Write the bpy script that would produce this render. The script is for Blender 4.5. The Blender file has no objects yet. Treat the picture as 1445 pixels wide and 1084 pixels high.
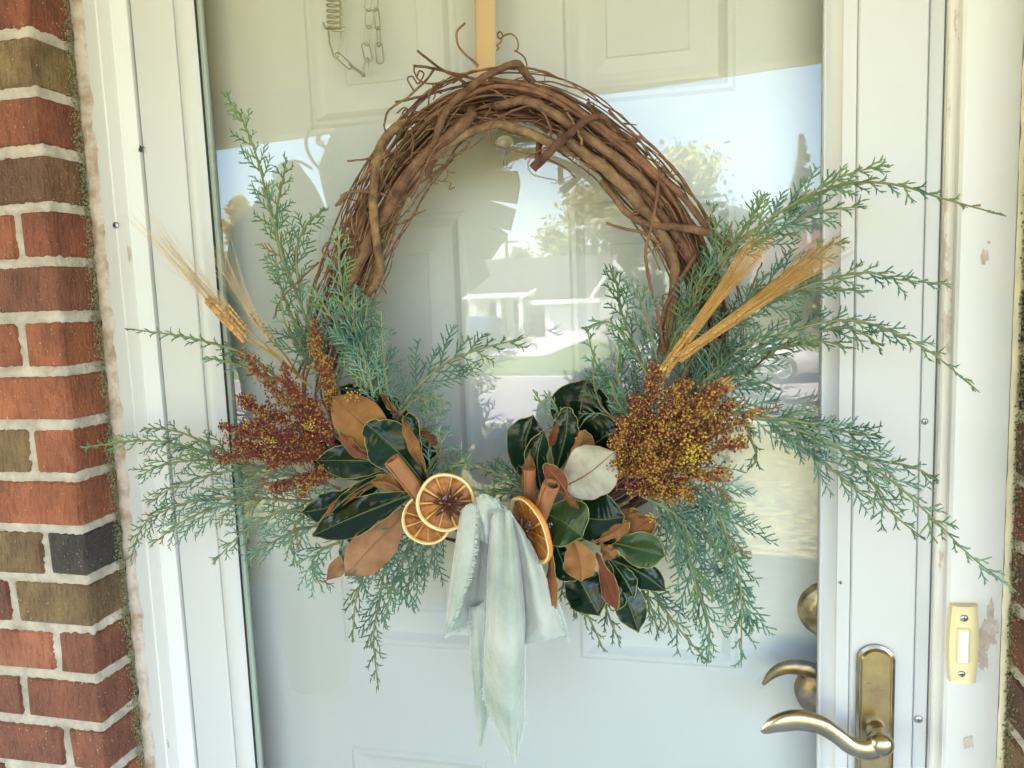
import bpy, math, random
import numpy as np
from mathutils import Vector, Matrix, noise

random.seed(7)
SC = bpy.context.scene
COL = SC.collection
V = Vector
PI = math.pi

# ------------------------------------------------------------------ camera
F_PX = 1075.0
CAM_D = 0.87
def _n(v): return v / np.linalg.norm(v)
_nrm = _n(np.array([240., -132., F_PX]))                 # door normal seen from the camera
_dn = np.array([335., 8060., F_PX]); _dn = _n(_dn - _nrm * _dn.dot(_nrm))
ROT = np.array([np.cross(_dn, _nrm), _nrm, -_dn])        # camera axes to world axes
CAM = np.array([0.0, -CAM_D, 1.45])
cam_data = bpy.data.cameras.new('camera')
cam = bpy.data.objects.new('camera', cam_data); COL.objects.link(cam)
cam.matrix_world = Matrix(((ROT[0][0], -ROT[0][1], -ROT[0][2], CAM[0]),
                           (ROT[1][0], -ROT[1][1], -ROT[1][2], CAM[1]),
                           (ROT[2][0], -ROT[2][1], -ROT[2][2], CAM[2]), (0, 0, 0, 1)))
cam_data.sensor_width = 36; cam_data.lens = F_PX / 1445 * 36
cam_data.clip_start = 0.02; cam_data.clip_end = 1500
cam_data.dof.use_dof = True; cam_data.dof.focus_distance = 0.84; cam_data.dof.aperture_fstop = 22
SC.camera = cam

# ------------------------------------------------------------------ light
SUN = V((-0.80, 0.36, 0.92)).normalized()
world = bpy.data.worlds.new('World'); SC.world = world; world.use_nodes = True
wn = world.node_tree.nodes; wl = world.node_tree.links
bg = wn['Background']; bg.inputs[1].default_value = 0.132
sky = wn.new('ShaderNodeTexSky'); sky.sky_type = 'NISHITA'; sky.sun_disc = False
sky.sun_elevation = math.asin(SUN.z); sky.sun_rotation = math.atan2(SUN.x, SUN.y)
sky.air_density = 1.0; sky.dust_density = 0.8; sky.ozone_density = 1.0
wl.new(sky.outputs[0], bg.inputs[0])
sun_d = bpy.data.lights.new('sun', 'SUN'); sun_d.energy = 4.2; sun_d.angle = math.radians(0.5)
sun_d.color = (1.0, 0.92, 0.86)
sun = bpy.data.objects.new('sun', sun_d); COL.objects.link(sun)
sun.rotation_euler = SUN.to_track_quat('Z', 'Y').to_euler(); sun.location = (-20, 9, 23)
SC.view_settings.view_transform = 'Standard'; SC.view_settings.look = 'None'
SC.view_settings.gamma = 1; SC.view_settings.use_curve_mapping = False
SC.view_settings.exposure = 3.40
SC.render.engine = 'CYCLES'
SC.cycles.use_denoising = True
SC.cycles.max_bounces = 10; SC.cycles.diffuse_bounces = 5; SC.cycles.glossy_bounces = 4
SC.cycles.transparent_max_bounces = 12
SC.cycles.caustics_reflective = False; SC.cycles.caustics_refractive = False

# ------------------------------------------------------------------ helpers
STANDOFF = 0.0                             # the wreath hangs this far out from the door
def at(u, v, y):
    """Point at depth y seen in the photograph at pixel (u, v)."""
    y = y + STANDOFF
    d = ROT @ np.array([u - 722.5, v - 542.0, F_PX]); t = (y - CAM[1]) / d[1]
    p = CAM + t * d
    return V((p[0], p[1], p[2]))
def refl(u, v, y):
    """Point at depth y (in front of the door) whose reflection shows at pixel (u, v)."""
    p = at(u, v, -y); p.y = -p.y
    return p

def thing(name, label, cat, loc=(0, 0, 0), group=None):
    o = bpy.data.objects.new(name, None); COL.objects.link(o); o.location = loc
    o.empty_display_size = 0.05
    o['label'] = label; o['category'] = cat
    if group: o['group'] = group
    return o
def tag(o, label, cat, group=None):
    o['label'] = label; o['category'] = cat
    if group: o['group'] = group
    return o
def struct(o):
    o['kind'] = 'structure'; return o

class MB:
    def __init__(s): s.v = []; s.f = []; s.m = []; s.sm = []
    def add(s, vs, fs, mi=0, smooth=True):
        b = len(s.v); s.v.extend(vs)
        for f in fs:
            s.f.append(tuple(b + i for i in f)); s.m.append(mi); s.sm.append(smooth)
    def box(s, a, b, mi=0):
        x0, y0, z0 = a; x1, y1, z1 = b
        vs = [(x0,y0,z0),(x1,y0,z0),(x1,y1,z0),(x0,y1,z0),(x0,y0,z1),(x1,y0,z1),(x1,y1,z1),(x0,y1,z1)]
        s.add(vs, [(0,3,2,1),(4,5,6,7),(0,1,5,4),(1,2,6,5),(2,3,7,6),(3,0,4,7)], mi, False)
    def bbox(s, a, b, c, mi=0):
        """box with chamfered edges of width c"""
        x0, y0, z0 = a; x1, y1, z1 = b
        vs = []; idx = {}
        for i, x in enumerate((x0, x1)):
            for j, y in enumerate((y0, y1)):
                for k, z in enumerate((z0, z1)):
                    sx = 1 if i == 0 else -1; sy = 1 if j == 0 else -1; sz = 1 if k == 0 else -1
                    idx[i,j,k,'x'] = len(vs); vs.append((x, y+sy*c, z+sz*c))
                    idx[i,j,k,'y'] = len(vs); vs.append((x+sx*c, y, z+sz*c))
                    idx[i,j,k,'z'] = len(vs); vs.append((x+sx*c, y+sy*c, z))
        fs = []
        for i in (0, 1):
            q = [idx[i,0,0,'x'], idx[i,0,1,'x'], idx[i,1,1,'x'], idx[i,1,0,'x']]; fs.append(q if i == 0 else q[::-1])
            q = [idx[0,i,0,'y'], idx[1,i,0,'y'], idx[1,i,1,'y'], idx[0,i,1,'y']]; fs.append(q if i == 0 else q[::-1])
            q = [idx[0,0,i,'z'], idx[0,1,i,'z'], idx[1,1,i,'z'], idx[1,0,i,'z']]; fs.append(q if i == 0 else q[::-1])
        for i in (0, 1):
            for j in (0, 1):
                fs.append([idx[i,j,0,'x'], idx[i,j,1,'x'], idx[i,j,1,'y'], idx[i,j,0,'y']])
                fs.append([idx[i,0,j,'x'], idx[i,1,j,'x'], idx[i,1,j,'z'], idx[i,0,j,'z']])
                fs.append([idx[0,i,j,'y'], idx[1,i,j,'y'], idx[1,i,j,'z'], idx[0,i,j,'z']])
                for k in (0, 1): fs.append([idx[i,j,k,'x'], idx[i,j,k,'y'], idx[i,j,k,'z']])
        s.add(vs, fs, mi, False)
    def tube(s, pts, rad, n=6, mi=0, caps=True, closed=False):
        pts = [V(p) for p in pts]; k = len(pts)
        if not hasattr(rad, '__len__'): rad = [rad] * k
        ref = None; vs = []
        for i, p in enumerate(pts):
            if closed: t = pts[(i+1) % k] - pts[i-1]
            else: t = pts[min(i+1, k-1)] - pts[max(i-1, 0)]
            if t.length < 1e-9: t = V((0, 0, 1))
            t.normalize()
            if ref is None:
                ref = V((0, 1, 0)) if abs(t.y) < .9 else V((1, 0, 0))
            ref = ref - t * ref.dot(t)
            if ref.length < 1e-6: ref = t.orthogonal()
            ref.normalize(); b = t.cross(ref)
            for j in range(n):
                a = 2*PI*j/n
                vs.append(p + (ref*math.cos(a) + b*math.sin(a)) * rad[i])
        fs = []
        for i in range(k if closed else k-1):
            i2 = (i+1) % k
            for j in range(n):
                fs.append((i*n+j, i*n+(j+1) % n, i2*n+(j+1) % n, i2*n+j))
        s.add(vs, fs, mi)
        if caps and not closed:
            s.add(vs[:n], [tuple(range(n))[::-1]], mi, False); s.add(vs[-n:], [tuple(range(n))], mi, False)
    def lathe(s, prof, center, axis, n=24, mi=0):
        """prof: (radius, height) pairs along the axis"""
        axis = V(axis).normalized(); e = axis.orthogonal().normalized(); g = axis.cross(e); c = V(center)
        vs = []
        for r, h in prof:
            for j in range(n):
                a = 2*PI*j/n; vs.append(c + axis*h + (e*math.cos(a) + g*math.sin(a))*r)
        fs = []
        for i in range(len(prof)-1):
            for j in range(n):
                fs.append((i*n+j, i*n+(j+1) % n, (i+1)*n+(j+1) % n, (i+1)*n+j))
        s.add(vs, fs, mi)
    def grid(s, rows, mi=0, smooth=True):
        m = len(rows[0]); vs = [p for r in rows for p in r]; fs = []
        for i in range(len(rows)-1):
            for j in range(m-1):
                fs.append((i*m+j, i*m+j+1, (i+1)*m+j+1, (i+1)*m+j))
        s.add(vs, fs, mi, smooth)
    def prism(s, poly, vec, mi=0):
        """closed polygon (3-D points) extruded by vec"""
        n = len(poly); vec = V(vec); vs = [V(p) for p in poly] + [V(p) + vec for p in poly]
        fs = [tuple(range(n))[::-1], tuple(range(n, 2*n))] + [(i, (i+1) % n, n+(i+1) % n, n+i) for i in range(n)]
        s.add(vs, fs, mi, False)
    def ball(s, c, r, mi=0, nu=8, nv=6, sc=(1, 1, 1)):
        vs = []; c = V(c)
        for i in range(nv+1):
            th = PI*i/nv
            for j in range(nu):
                a = 2*PI*j/nu
                vs.append(c + V((r*sc[0]*math.sin(th)*math.cos(a), r*sc[1]*math.sin(th)*math.sin(a), r*sc[2]*math.cos(th))))
        fs = [(i*nu+j, (i+1)*nu+j, (i+1)*nu+(j+1) % nu, i*nu+(j+1) % nu) for i in range(nv) for j in range(nu)]
        s.add(vs, fs, mi)
    def octa(s, c, r, mi=0, d=None):
        c = V(c); k = r*1.15
        s.add([c+V((r,0,0)), c-V((r,0,0)), c+V((0,r,0)), c-V((0,r,0)), c+V((0,0,k)), c-V((0,0,k))],
              [(0,2,4),(2,1,4),(1,3,4),(3,0,4),(2,0,5),(1,2,5),(3,1,5),(0,3,5)], mi)
    def build(s, name, mats, parent=None, loc=None):
        me = bpy.data.meshes.new(name)
        if loc is not None:
            L = V(loc); vv = [tuple(V(p) - L) for p in s.v]
        else: vv = [tuple(p) for p in s.v]
        me.from_pydata(vv, [], s.f)
        if not isinstance(mats, (list, tuple)): mats = [mats]
        for m in mats: me.materials.append(m)
        me.polygons.foreach_set('material_index', s.m)
        me.polygons.foreach_set('use_smooth', s.sm)
        me.update()
        o = bpy.data.objects.new(name, me); COL.objects.link(o)
        off = V((0, 0, 0)); q = parent
        while q is not None: off += q.location; q = q.parent
        o.parent = parent
        o.location = (V(loc) if loc is not None else V((0, 0, 0))) - off
        return o

def crom(pts, n):
    """Catmull-Rom resample of a list of tuples into n points"""
    P = [np.array(p, float) for p in pts]
    P = [2*P[0]-P[1]] + P + [2*P[-1]-P[-2]]
    seg = len(P) - 3; out = []
    for i in range(n):
        t = i/(n-1)*seg; k = min(int(t), seg-1); t -= k
        a, b, c, d = P[k:k+4]
        out.append(0.5*((2*b)+(c-a)*t+(2*a-5*b+4*c-d)*t*t+(3*b-a-3*c+d)*t**3))
    return out
def nz(x, y=0.0, z=0.0): return noise.noise(V((x, y, z)))
def R(a, b): return random.uniform(a, b)

# ------------------------------------------------------------------ materials
def mat(name, col, rough=0.6, var=0.0, scale=20.0, bump=0.0, bscale=80.0, metal=0.0, spec=0.5,
        sheen=0.0, stretch=(1, 1, 1), col2=None, detail=6.0, objvar=0.0, sss=0.0, thresh=None, coat=0.0):
    m = bpy.data.materials.new(name); m.use_nodes = True
    nt = m.node_tree; N = nt.nodes; L = nt.links; p = N['Principled BSDF']
    p.inputs['Base Color'].default_value = (*col, 1); p.inputs['Roughness'].default_value = rough
    p.inputs['Metallic'].default_value = metal; p.inputs['Specular IOR Level'].default_value = spec
    if coat: p.inputs['Coat Weight'].default_value = coat; p.inputs['Coat Roughness'].default_value = .15
    if sheen:
        p.inputs['Sheen Weight'].default_value = sheen; p.inputs['Sheen Roughness'].default_value = .35
    if sss:
        p.inputs['Subsurface Weight'].default_value = sss
        p.inputs['Subsurface Radius'].default_value = (.004, .002, .001)
    tc = N.new('ShaderNodeTexCoord'); mp = N.new('ShaderNodeMapping'); mp.inputs['Scale'].default_value = stretch
    L.new(tc.outputs['Object'], mp.inputs[0])
    src = None
    if col2 is None and var: col2 = tuple(max(0, c*(1-var)) for c in col); col = tuple(min(1, c*(1+var)) for c in col)
    if col2 is not None:
        n = N.new('ShaderNodeTexNoise'); n.inputs['Scale'].default_value = scale; n.inputs['Detail'].default_value = detail
        n.inputs['Roughness'].default_value = .6
        L.new(mp.outputs[0], n.inputs['Vector'])
        r = N.new('ShaderNodeValToRGB')
        lo, hi = thresh if thresh else (.33, .67)
        r.color_ramp.elements[0].position = lo; r.color_ramp.elements[1].position = hi
        r.color_ramp.elements[0].color = (*col2, 1); r.color_ramp.elements[1].color = (*col, 1)
        L.new(n.outputs['Fac'], r.inputs[0]); src = r.outputs[0]
    if objvar:
        oi = N.new('ShaderNodeObjectInfo'); h = N.new('ShaderNodeHueSaturation')
        mm = N.new('ShaderNodeMapRange'); mm.inputs[3].default_value = 1-objvar; mm.inputs[4].default_value = 1+objvar
        L.new(oi.outputs['Random'], mm.inputs[0]); L.new(mm.outputs[0], h.inputs['Value'])
        m2 = N.new('ShaderNodeMapRange'); m2.inputs[3].default_value = .5-objvar*.06; m2.inputs[4].default_value = .5+objvar*.06
        L.new(oi.outputs['Random'], m2.inputs[0]); L.new(m2.outputs[0], h.inputs['Hue'])
        if src: L.new(src, h.inputs['Color'])
        else: h.inputs['Color'].default_value = (*col, 1)
        src = h.outputs[0]
    if src: L.new(src, p.inputs['Base Color'])
    if bump:
        n2 = N.new('ShaderNodeTexNoise'); n2.inputs['Scale'].default_value = bscale; n2.inputs['Detail'].default_value = 5
        L.new(mp.outputs[0], n2.inputs['Vector'])
        b = N.new('ShaderNodeBump'); b.inputs['Strength'].default_value = 1; b.inputs['Distance'].default_value = bump
        L.new(n2.outputs['Fac'], b.inputs['Height']); L.new(b.outputs[0], p.inputs['Normal'])
    return m

def brick_mat(name, base, base2):
    """wire-cut brick: vertical drag lines, pits, blotches, a few white flecks"""
    m = bpy.data.materials.new(name); m.use_nodes = True
    nt = m.node_tree; N = nt.nodes; L = nt.links; p = N['Principled BSDF']; p.inputs['Roughness'].default_value = .85
    tc = N.new('ShaderNodeTexCoord')
    def nse(scale, stretch, detail=5):
        mp = N.new('ShaderNodeMapping'); mp.inputs['Scale'].default_value = stretch
        n = N.new('ShaderNodeTexNoise'); n.inputs['Scale'].default_value = scale; n.inputs['Detail'].default_value = detail
        oi = N.new('ShaderNodeObjectInfo'); va = N.new('ShaderNodeVectorMath'); va.operation = 'ADD'
        mu = N.new('ShaderNodeMath'); mu.operation = 'MULTIPLY'; mu.inputs[1].default_value = 37.0
        L.new(oi.outputs['Random'], mu.inputs[0]); L.new(tc.outputs['Object'], va.inputs[0]); L.new(mu.outputs[0], va.inputs[1])
        L.new(va.outputs[0], mp.inputs[0]); L.new(mp.outputs[0], n.inputs['Vector']); return n
    big = nse(26, (1, 1, .6)); lines = nse(230, (1, 1, .22), 5); pits = nse(330, (1, 1, .8), 2)
    r = N.new('ShaderNodeValToRGB'); r.color_ramp.elements[0].position = .35; r.color_ramp.elements[1].position = .66
    r.color_ramp.elements[0].color = (*base2, 1); r.color_ramp.elements[1].color = (*base, 1)
    L.new(big.outputs['Fac'], r.inputs[0])
    m1 = N.new('ShaderNodeMix'); m1.data_type = 'RGBA'; m1.blend_type = 'MULTIPLY'
    r2 = N.new('ShaderNodeValToRGB'); r2.color_ramp.elements[0].position = .36; r2.color_ramp.elements[1].position = .52
    r2.color_ramp.elements[0].color = (.42, .36, .32, 1); r2.color_ramp.elements[1].color = (1, 1, 1, 1)
    L.new(lines.outputs['Fac'], r2.inputs[0]); m1.inputs[0].default_value = .5
    L.new(r.outputs[0], m1.inputs[6]); L.new(r2.outputs[0], m1.inputs[7])
    fl = N.new('ShaderNodeValToRGB'); fl.color_ramp.elements[0].position = .68; fl.color_ramp.elements[1].position = .75
    L.new(pits.outputs['Fac'], fl.inputs[0])
    m2 = N.new('ShaderNodeMix'); m2.data_type = 'RGBA'; L.new(fl.outputs[0], m2.inputs[0])
    L.new(m1.outputs[2], m2.inputs[6]); m2.inputs[7].default_value = (.45, .36, .26, 1)
    stain = nse(9, (1, 1, 1), 6); hs = N.new('ShaderNodeHueSaturation'); mr = N.new('ShaderNodeMapRange')
    mr.inputs[1].default_value = .3; mr.inputs[2].default_value = .7; mr.inputs[3].default_value = .62; mr.inputs[4].default_value = 1.22
    L.new(stain.outputs['Fac'], mr.inputs[0]); L.new(mr.outputs[0], hs.inputs['Value']); L.new(m2.outputs[2], hs.inputs['Color'])
    L.new(hs.outputs[0], p.inputs['Base Color'])
    ad = N.new('ShaderNodeMath'); ad.operation = 'MULTIPLY_ADD'; ad.inputs[1].default_value = .7
    L.new(lines.outputs['Fac'], ad.inputs[0]); L.new(pits.outputs['Fac'], ad.inputs[2])
    b = N.new('ShaderNodeBump'); b.inputs['Distance'].default_value = .0050; b.inputs['Strength'].default_value = 1
    L.new(ad.outputs[0], b.inputs['Height']); L.new(b.outputs[0], p.inputs['Normal'])
    return m

def paint_mat(name, col, chip=(.42, .30, .22), amount=.72, dirt=.06):
    """old white paint: faint grime, worn spots showing wood"""
    m = mat(name, col, .42, col2=tuple(c*(1-dirt) for c in col), scale=9, bump=.0004, bscale=60, stretch=(1, 1, .25))
    nt = m.node_tree; N = nt.nodes; L = nt.links; p = N['Principled BSDF']
    tc = N.new('ShaderNodeTexCoord'); mp = N.new('ShaderNodeMapping'); mp.inputs['Scale'].default_value = (1, 1, .35)
    n = N.new('ShaderNodeTexNoise'); n.inputs['Scale'].default_value = 34; n.inputs['Detail'].default_value = 7; n.inputs['Roughness'].default_value = .65
    L.new(tc.outputs['Object'], mp.inputs[0]); L.new(mp.outputs[0], n.inputs['Vector'])
    r = N.new('ShaderNodeValToRGB'); r.color_ramp.elements[0].position = amount; r.color_ramp.elements[1].position = amount+.02
    L.new(n.outputs['Fac'], r.inputs[0])
    mx = N.new('ShaderNodeMix'); mx.data_type = 'RGBA'; L.new(r.outputs[0], mx.inputs[0])
    old = p.inputs['Base Color'].links[0].from_socket
    L.new(old, mx.inputs[6]); mx.inputs[7].default_value = (*chip, 1); L.new(mx.outputs[2], p.inputs['Base Color'])
    return m

M = {}
M['vinyl'] = mat('white door enamel', (.54, .54, .535), .33, col2=(.52, .52, .515), scale=5, spec=.35)
M['casing'] = paint_mat('weathered white paint', (.66, .655, .635), amount=.705)
M['jamb'] = paint_mat('worn jamb paint', (.70, .66, .60), chip=(.52, .43, .36), amount=.60, dirt=.15)
M['caulk'] = mat('old caulk', (.58, .49, .42), .8, col2=(.36, .26, .18), scale=34, bump=.002, bscale=90, thresh=(.38, .56))
M['caulk_yellow'] = mat('yellowed edge paint', (.66, .60, .42), .7, var=.12, scale=30)
M['gasket'] = mat('black rubber', (.012, .012, .013), .5)
M['spacer'] = mat('grey green spacer', (.33, .38, .33), .45)
M['entry'] = mat('entry door paint', (.93, .925, .865), .38, col2=(.915, .91, .85), scale=4, bump=.0001, bscale=250)
M['mortar'] = mat('mortar', (.53, .475, .40), .95, col2=(.32, .275, .225), scale=38, bump=.003, bscale=220)
M['moss'] = mat('dry moss', (.36, .35, .20), 1.0, col2=(.13, .12, .055), scale=160, bump=.003, bscale=200)
M['brass'] = mat('antique brass', (.46, .36, .19), .30, col2=(.30, .23, .13), scale=26, metal=1.0, thresh=(.30, .60))
M['nickel'] = mat('worn nickel', (.46, .40, .29), .26, col2=(.30, .25, .17), scale=22, metal=1.0)
M['brass_old'] = mat('mottled brass', (.55, .40, .22), .34, col2=(.25, .17, .09), scale=40, metal=1.0, thresh=(.40, .60))
M['steel'] = mat('zinc steel', (.50, .47, .38), .28, metal=1.0)
M['screw'] = mat('screw steel', (.5, .5, .5), .35, metal=1.0)
M['ivory'] = mat('ivory plastic', (.72, .60, .34), .38, var=.04, scale=15)
M['button'] = mat('white button plastic', (.72, .73, .66), .35)
M['strap'] = mat('tan satin strap', (.42, .28, .14), .5, var=.06, scale=30, stretch=(1, 1, .1))
M['black'] = mat('dark insect', (.02, .02, .02), .5)
M['clearplastic'] = mat('clear hook plastic', (.85, .92, .90), .12); M['clearplastic'].node_tree.nodes['Principled BSDF'].inputs['Transmission Weight'].default_value = .85
M['bark'] = mat('vine bark', (.205, .112, .058), .8, col2=(.060, .029, .017), scale=70, spec=.25, bump=.0022, bscale=260, stretch=(1, 1, 1), objvar=.35)
M['bark_tan'] = mat('peeled vine bark', (.250, .150, .080), .8, col2=(.088, .048, .027), scale=60, spec=.25, bump=.0022, bscale=240, objvar=.2)
M['twig'] = mat('red brown twig', (.215, .100, .046), .8, col2=(.090, .038, .020), scale=80, bump=.0008, bscale=200, objvar=.25)
M['cut'] = mat('cut wood', (.36, .23, .13), .8, var=.2, scale=200)
M['cedar'] = mat('blue green cedar scale', (.175, .275, .190), .6, col2=(.042, .108, .078), scale=45, objvar=.28, spec=.18)
M['cedar_green'] = mat('fresh green cedar scale', (.175, .25, .100), .6, col2=(.060, .125, .065), scale=45, objvar=.2, spec=.18)
M['cedar_brown'] = mat('browned cedar tip', (.20, .12, .05), .7, var=.25, scale=60)
M['cedar_stem'] = mat('cedar stem', (.19, .22, .08), .6, col2=(.14, .12, .05), scale=40)
M['cedar_wood'] = mat('cedar wood', (.20, .10, .06), .7, var=.3, scale=60)
M['leaf_top'] = mat('magnolia leaf top', (.0065, .022, .009), .20, col2=(.004, .012, .006), scale=26, objvar=.35, spec=.30, bump=.0005, bscale=60)
M['leaf_light'] = mat('young magnolia leaf top', (.030, .062, .016), .28, col2=(.014, .034, .010), scale=26, spec=.35, bump=.0005, bscale=60)
M['leaf_under'] = mat('magnolia leaf underside', (.255, .104, .042), .85, col2=(.125, .045, .019), scale=24, objvar=.28, spec=.2, bump=.0006, bscale=240)
M['leaf_pale'] = mat('pale magnolia underside', (.40, .38, .31), .7, col2=(.25, .225, .165), scale=30, spec=.25, bump=.0004, bscale=140)
M['leaf_fade'] = mat('faded magnolia underside', (.29, .16, .085), .8, col2=(.17, .065, .032), scale=30, spec=.2, bump=.0005, bscale=200)
M['leaf_edge'] = mat('magnolia leaf margin', (.30, .29, .06), .5)
M['midrib'] = mat('magnolia midrib', (.07, .11, .025), .45)
M['midrib_brown'] = mat('brown midrib', (.22, .085, .04), .7)
M['rind'] = mat('dried orange rind', (.56, .21, .035), .5, var=.15, scale=60, bump=.001, bscale=300)
M['pith'] = mat('dried orange pith', (.78, .62, .33), .7, col2=(.68, .50, .22), scale=70, bump=.0012, bscale=160)
M['flesh'] = mat('dried orange flesh', (.36, .120, .012), .32, col2=(.115, .032, .006), scale=70, bump=.0018, bscale=140, coat=.08, spec=.3)
M['membrane'] = mat('orange membrane', (.55, .30, .06), .5, var=.2, scale=80)
M['anise'] = mat('star anise', (.16, .058, .030), .5, col2=(.08, .028, .016), scale=90, bump=.001, bscale=200)
M['anise_seed'] = mat('anise seed', (.25, .12, .06), .2)
M['cinnamon'] = mat('cinnamon bark', (.30, .125, .050), .8, col2=(.21, .08, .03), scale=40, bump=.0008, bscale=160, stretch=(1, 1, .3))
M['lavender'] = mat('lavender floret', (.25, .19, .48), .7)
M['grain_red'] = mat('red sorghum grain', (.15, .022, .020), .4, var=.3, scale=300)
M['grain_ochre'] = mat('ochre sorghum grain', (.37, .20, .036), .4, var=.25, scale=300)
M['grain_yellow'] = mat('yellow sorghum grain', (.46, .34, .03), .4)
M['sorghum_stem'] = mat('sorghum stem', (.17, .04, .034), .7, var=.25, scale=120)
M['straw'] = mat('golden straw', (.42, .225, .06), .55, var=.18, scale=60)
M['awn'] = mat('golden wheat awn', (.46, .25, .065), .5, var=.2, scale=30)
M['awn_pale'] = mat('pale wheat awn', (.56, .42, .24), .5, var=.15, scale=30)
M['wheat'] = mat('wheat grain husk', (.40, .20, .06), .65, var=.25, scale=150, objvar=.3)
M['velvet'] = mat('sage velvet', (.45, .465, .435), .8, col2=(.20, .262, .215), scale=10, sheen=1.0, bump=.0012, bscale=120, thresh=(.30, .62))
M['fray'] = mat('frayed velvet thread', (.60, .66, .60), .8, sheen=.4)
# world beyond
M['ceiling'] = mat('cream porch ceiling', (.76, .54, .12), .7, var=.04, scale=3)
M['beam'] = mat('cream porch beam', (.74, .60, .34), .6)
M['concrete'] = mat('porch concrete', (.42, .45, .50), .85, var=.12, scale=6)
M['lawn'] = mat('dry lawn grass', (.46, .38, .12), .95, col2=(.11, .115, .03), scale=11, detail=12, thresh=(.40, .60), bump=.03, bscale=30)
M['farlawn'] = mat('green lawn grass', (.25, .31, .10), .95, col2=(.17, .24, .07), scale=1.2, detail=10)
M['road'] = mat('pale street concrete', (.46, .40, .36), .9, var=.08, scale=1.5)
M['drive'] = mat('driveway concrete', (.62, .60, .56), .9, var=.05, scale=1)
M['roof'] = mat('grey tan shingles', (.095, .085, .072), .9, var=.15, scale=6)
M['roofpink'] = mat('reddish shingles', (.26, .15, .12), .9, var=.12, scale=6)
M['white'] = mat('white house trim', (.80, .80, .78), .5)
M['siding'] = mat('cream siding', (.66, .64, .58), .6)
M['hbrick'] = mat('tan house brick', (.42, .27, .20), .85, col2=(.30, .17, .12), scale=8)
M['pane'] = mat('window glass', (.05, .06, .08), .06)
M['carsilver'] = mat('silver car paint', (.80, .74, .70), .35, coat=.5)
M['carblue'] = mat('blue grey car paint', (.10, .13, .17), .3, coat=.6)
M['tyre'] = mat('tyre rubber', (.02, .02, .02), .85)
M['alloy'] = mat('alloy rim', (.6, .6, .6), .35, metal=.8)
M['lamp'] = mat('headlight lens', (.75, .77, .8), .1)
M['tail'] = mat('tail light lens', (.5, .02, .02), .2)
M['pole'] = mat('wooden pole', (.24, .17, .12), .9)
M['trunk'] = mat('tree bark', (.12, .085, .06), .9, var=.3, scale=6)
M['crown'] = mat('summer tree leaves', (.38, .37, .13), .7, var=.3, scale=.5, objvar=.25)
M['crown2'] = mat('yellowing tree leaves', (.62, .46, .13), .7, var=.3, scale=.5, objvar=.2)
M['crown3'] = mat('dark conifer foliage', (.16, .18, .085), .7, var=.3, scale=.8)
M['plantleaf'] = mat('potted plant leaf', (.11, .16, .08), .5, var=.2, scale=6)
M['plantleaf'] = mat('potted plant leaf', (.22, .27, .17), .5, var=.15, scale=6)
_nt = M['plantleaf'].node_tree; _t = _nt.nodes.new('ShaderNodeBsdfTranslucent'); _t.inputs[0].default_value = (.30, .36, .22, 1); _m = _nt.nodes.new('ShaderNodeMixShader'); _m.inputs[0].default_value = .5
_nt.links.new(_nt.nodes['Principled BSDF'].outputs[0], _m.inputs[1]); _nt.links.new(_t.outputs[0], _m.inputs[2]); _nt.links.new(_m.outputs[0], _nt.nodes['Material Output'].inputs[0])
M['pot'] = mat('glazed pot', (.25, .22, .2), .35)
M['post'] = mat('porch post paint', (.40, .40, .40), .6)

def glass_mats():
    m = bpy.data.materials.new('storm door glass'); m.use_nodes = True
    N = m.node_tree.nodes; L = m.node_tree.links; N.remove(N['Principled BSDF']); out = N['Material Output']
    tr = N.new('ShaderNodeBsdfTransparent'); tr.inputs[0].default_value = (.985, .995, .988, 1)
    gl = N.new('ShaderNodeBsdfGlossy'); gl.inputs['Roughness'].default_value = 0.0
    fr = N.new('ShaderNodeFresnel'); fr.inputs[0].default_value = 1.55
    mu = N.new('ShaderNodeMath'); mu.operation = 'MULTIPLY'; mu.inputs[1].default_value = 1.9; mu.use_clamp = True
    mx = N.new('ShaderNodeMixShader')
    L.new(fr.outputs[0], mu.inputs[0]); L.new(mu.outputs[0], mx.inputs[0]); L.new(tr.outputs[0], mx.inputs[1]); L.new(gl.outputs[0], mx.inputs[2])
    L.new(mx.outputs[0], out.inputs[0])
    c = bpy.data.materials.new('storm door glass back'); c.use_nodes = True
    N = c.node_tree.nodes; L = c.node_tree.links; N.remove(N['Principled BSDF']); out = N['Material Output']
    tr = N.new('ShaderNodeBsdfTransparent'); tr.inputs[0].default_value = (.995, 1, .995, 1); L.new(tr.outputs[0], out.inputs[0])
    return m, c
M['glass'], M['glassback'] = glass_mats()

# ------------------------------------------------------------------ measures of the doorway
ZB, ZT = -0.02, 2.08                      # bottom and top of the door opening
Y_CAS = -0.027; Y_BR = -0.092             # casing face, brick face
GL, GR = at(322, 540, 0).x, at(1158.5, 540, 0).x      # glass opening
Y_IN = 0.062                              # entry door face
x_at = lambda u, v, y: at(u, v, y).x

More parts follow.
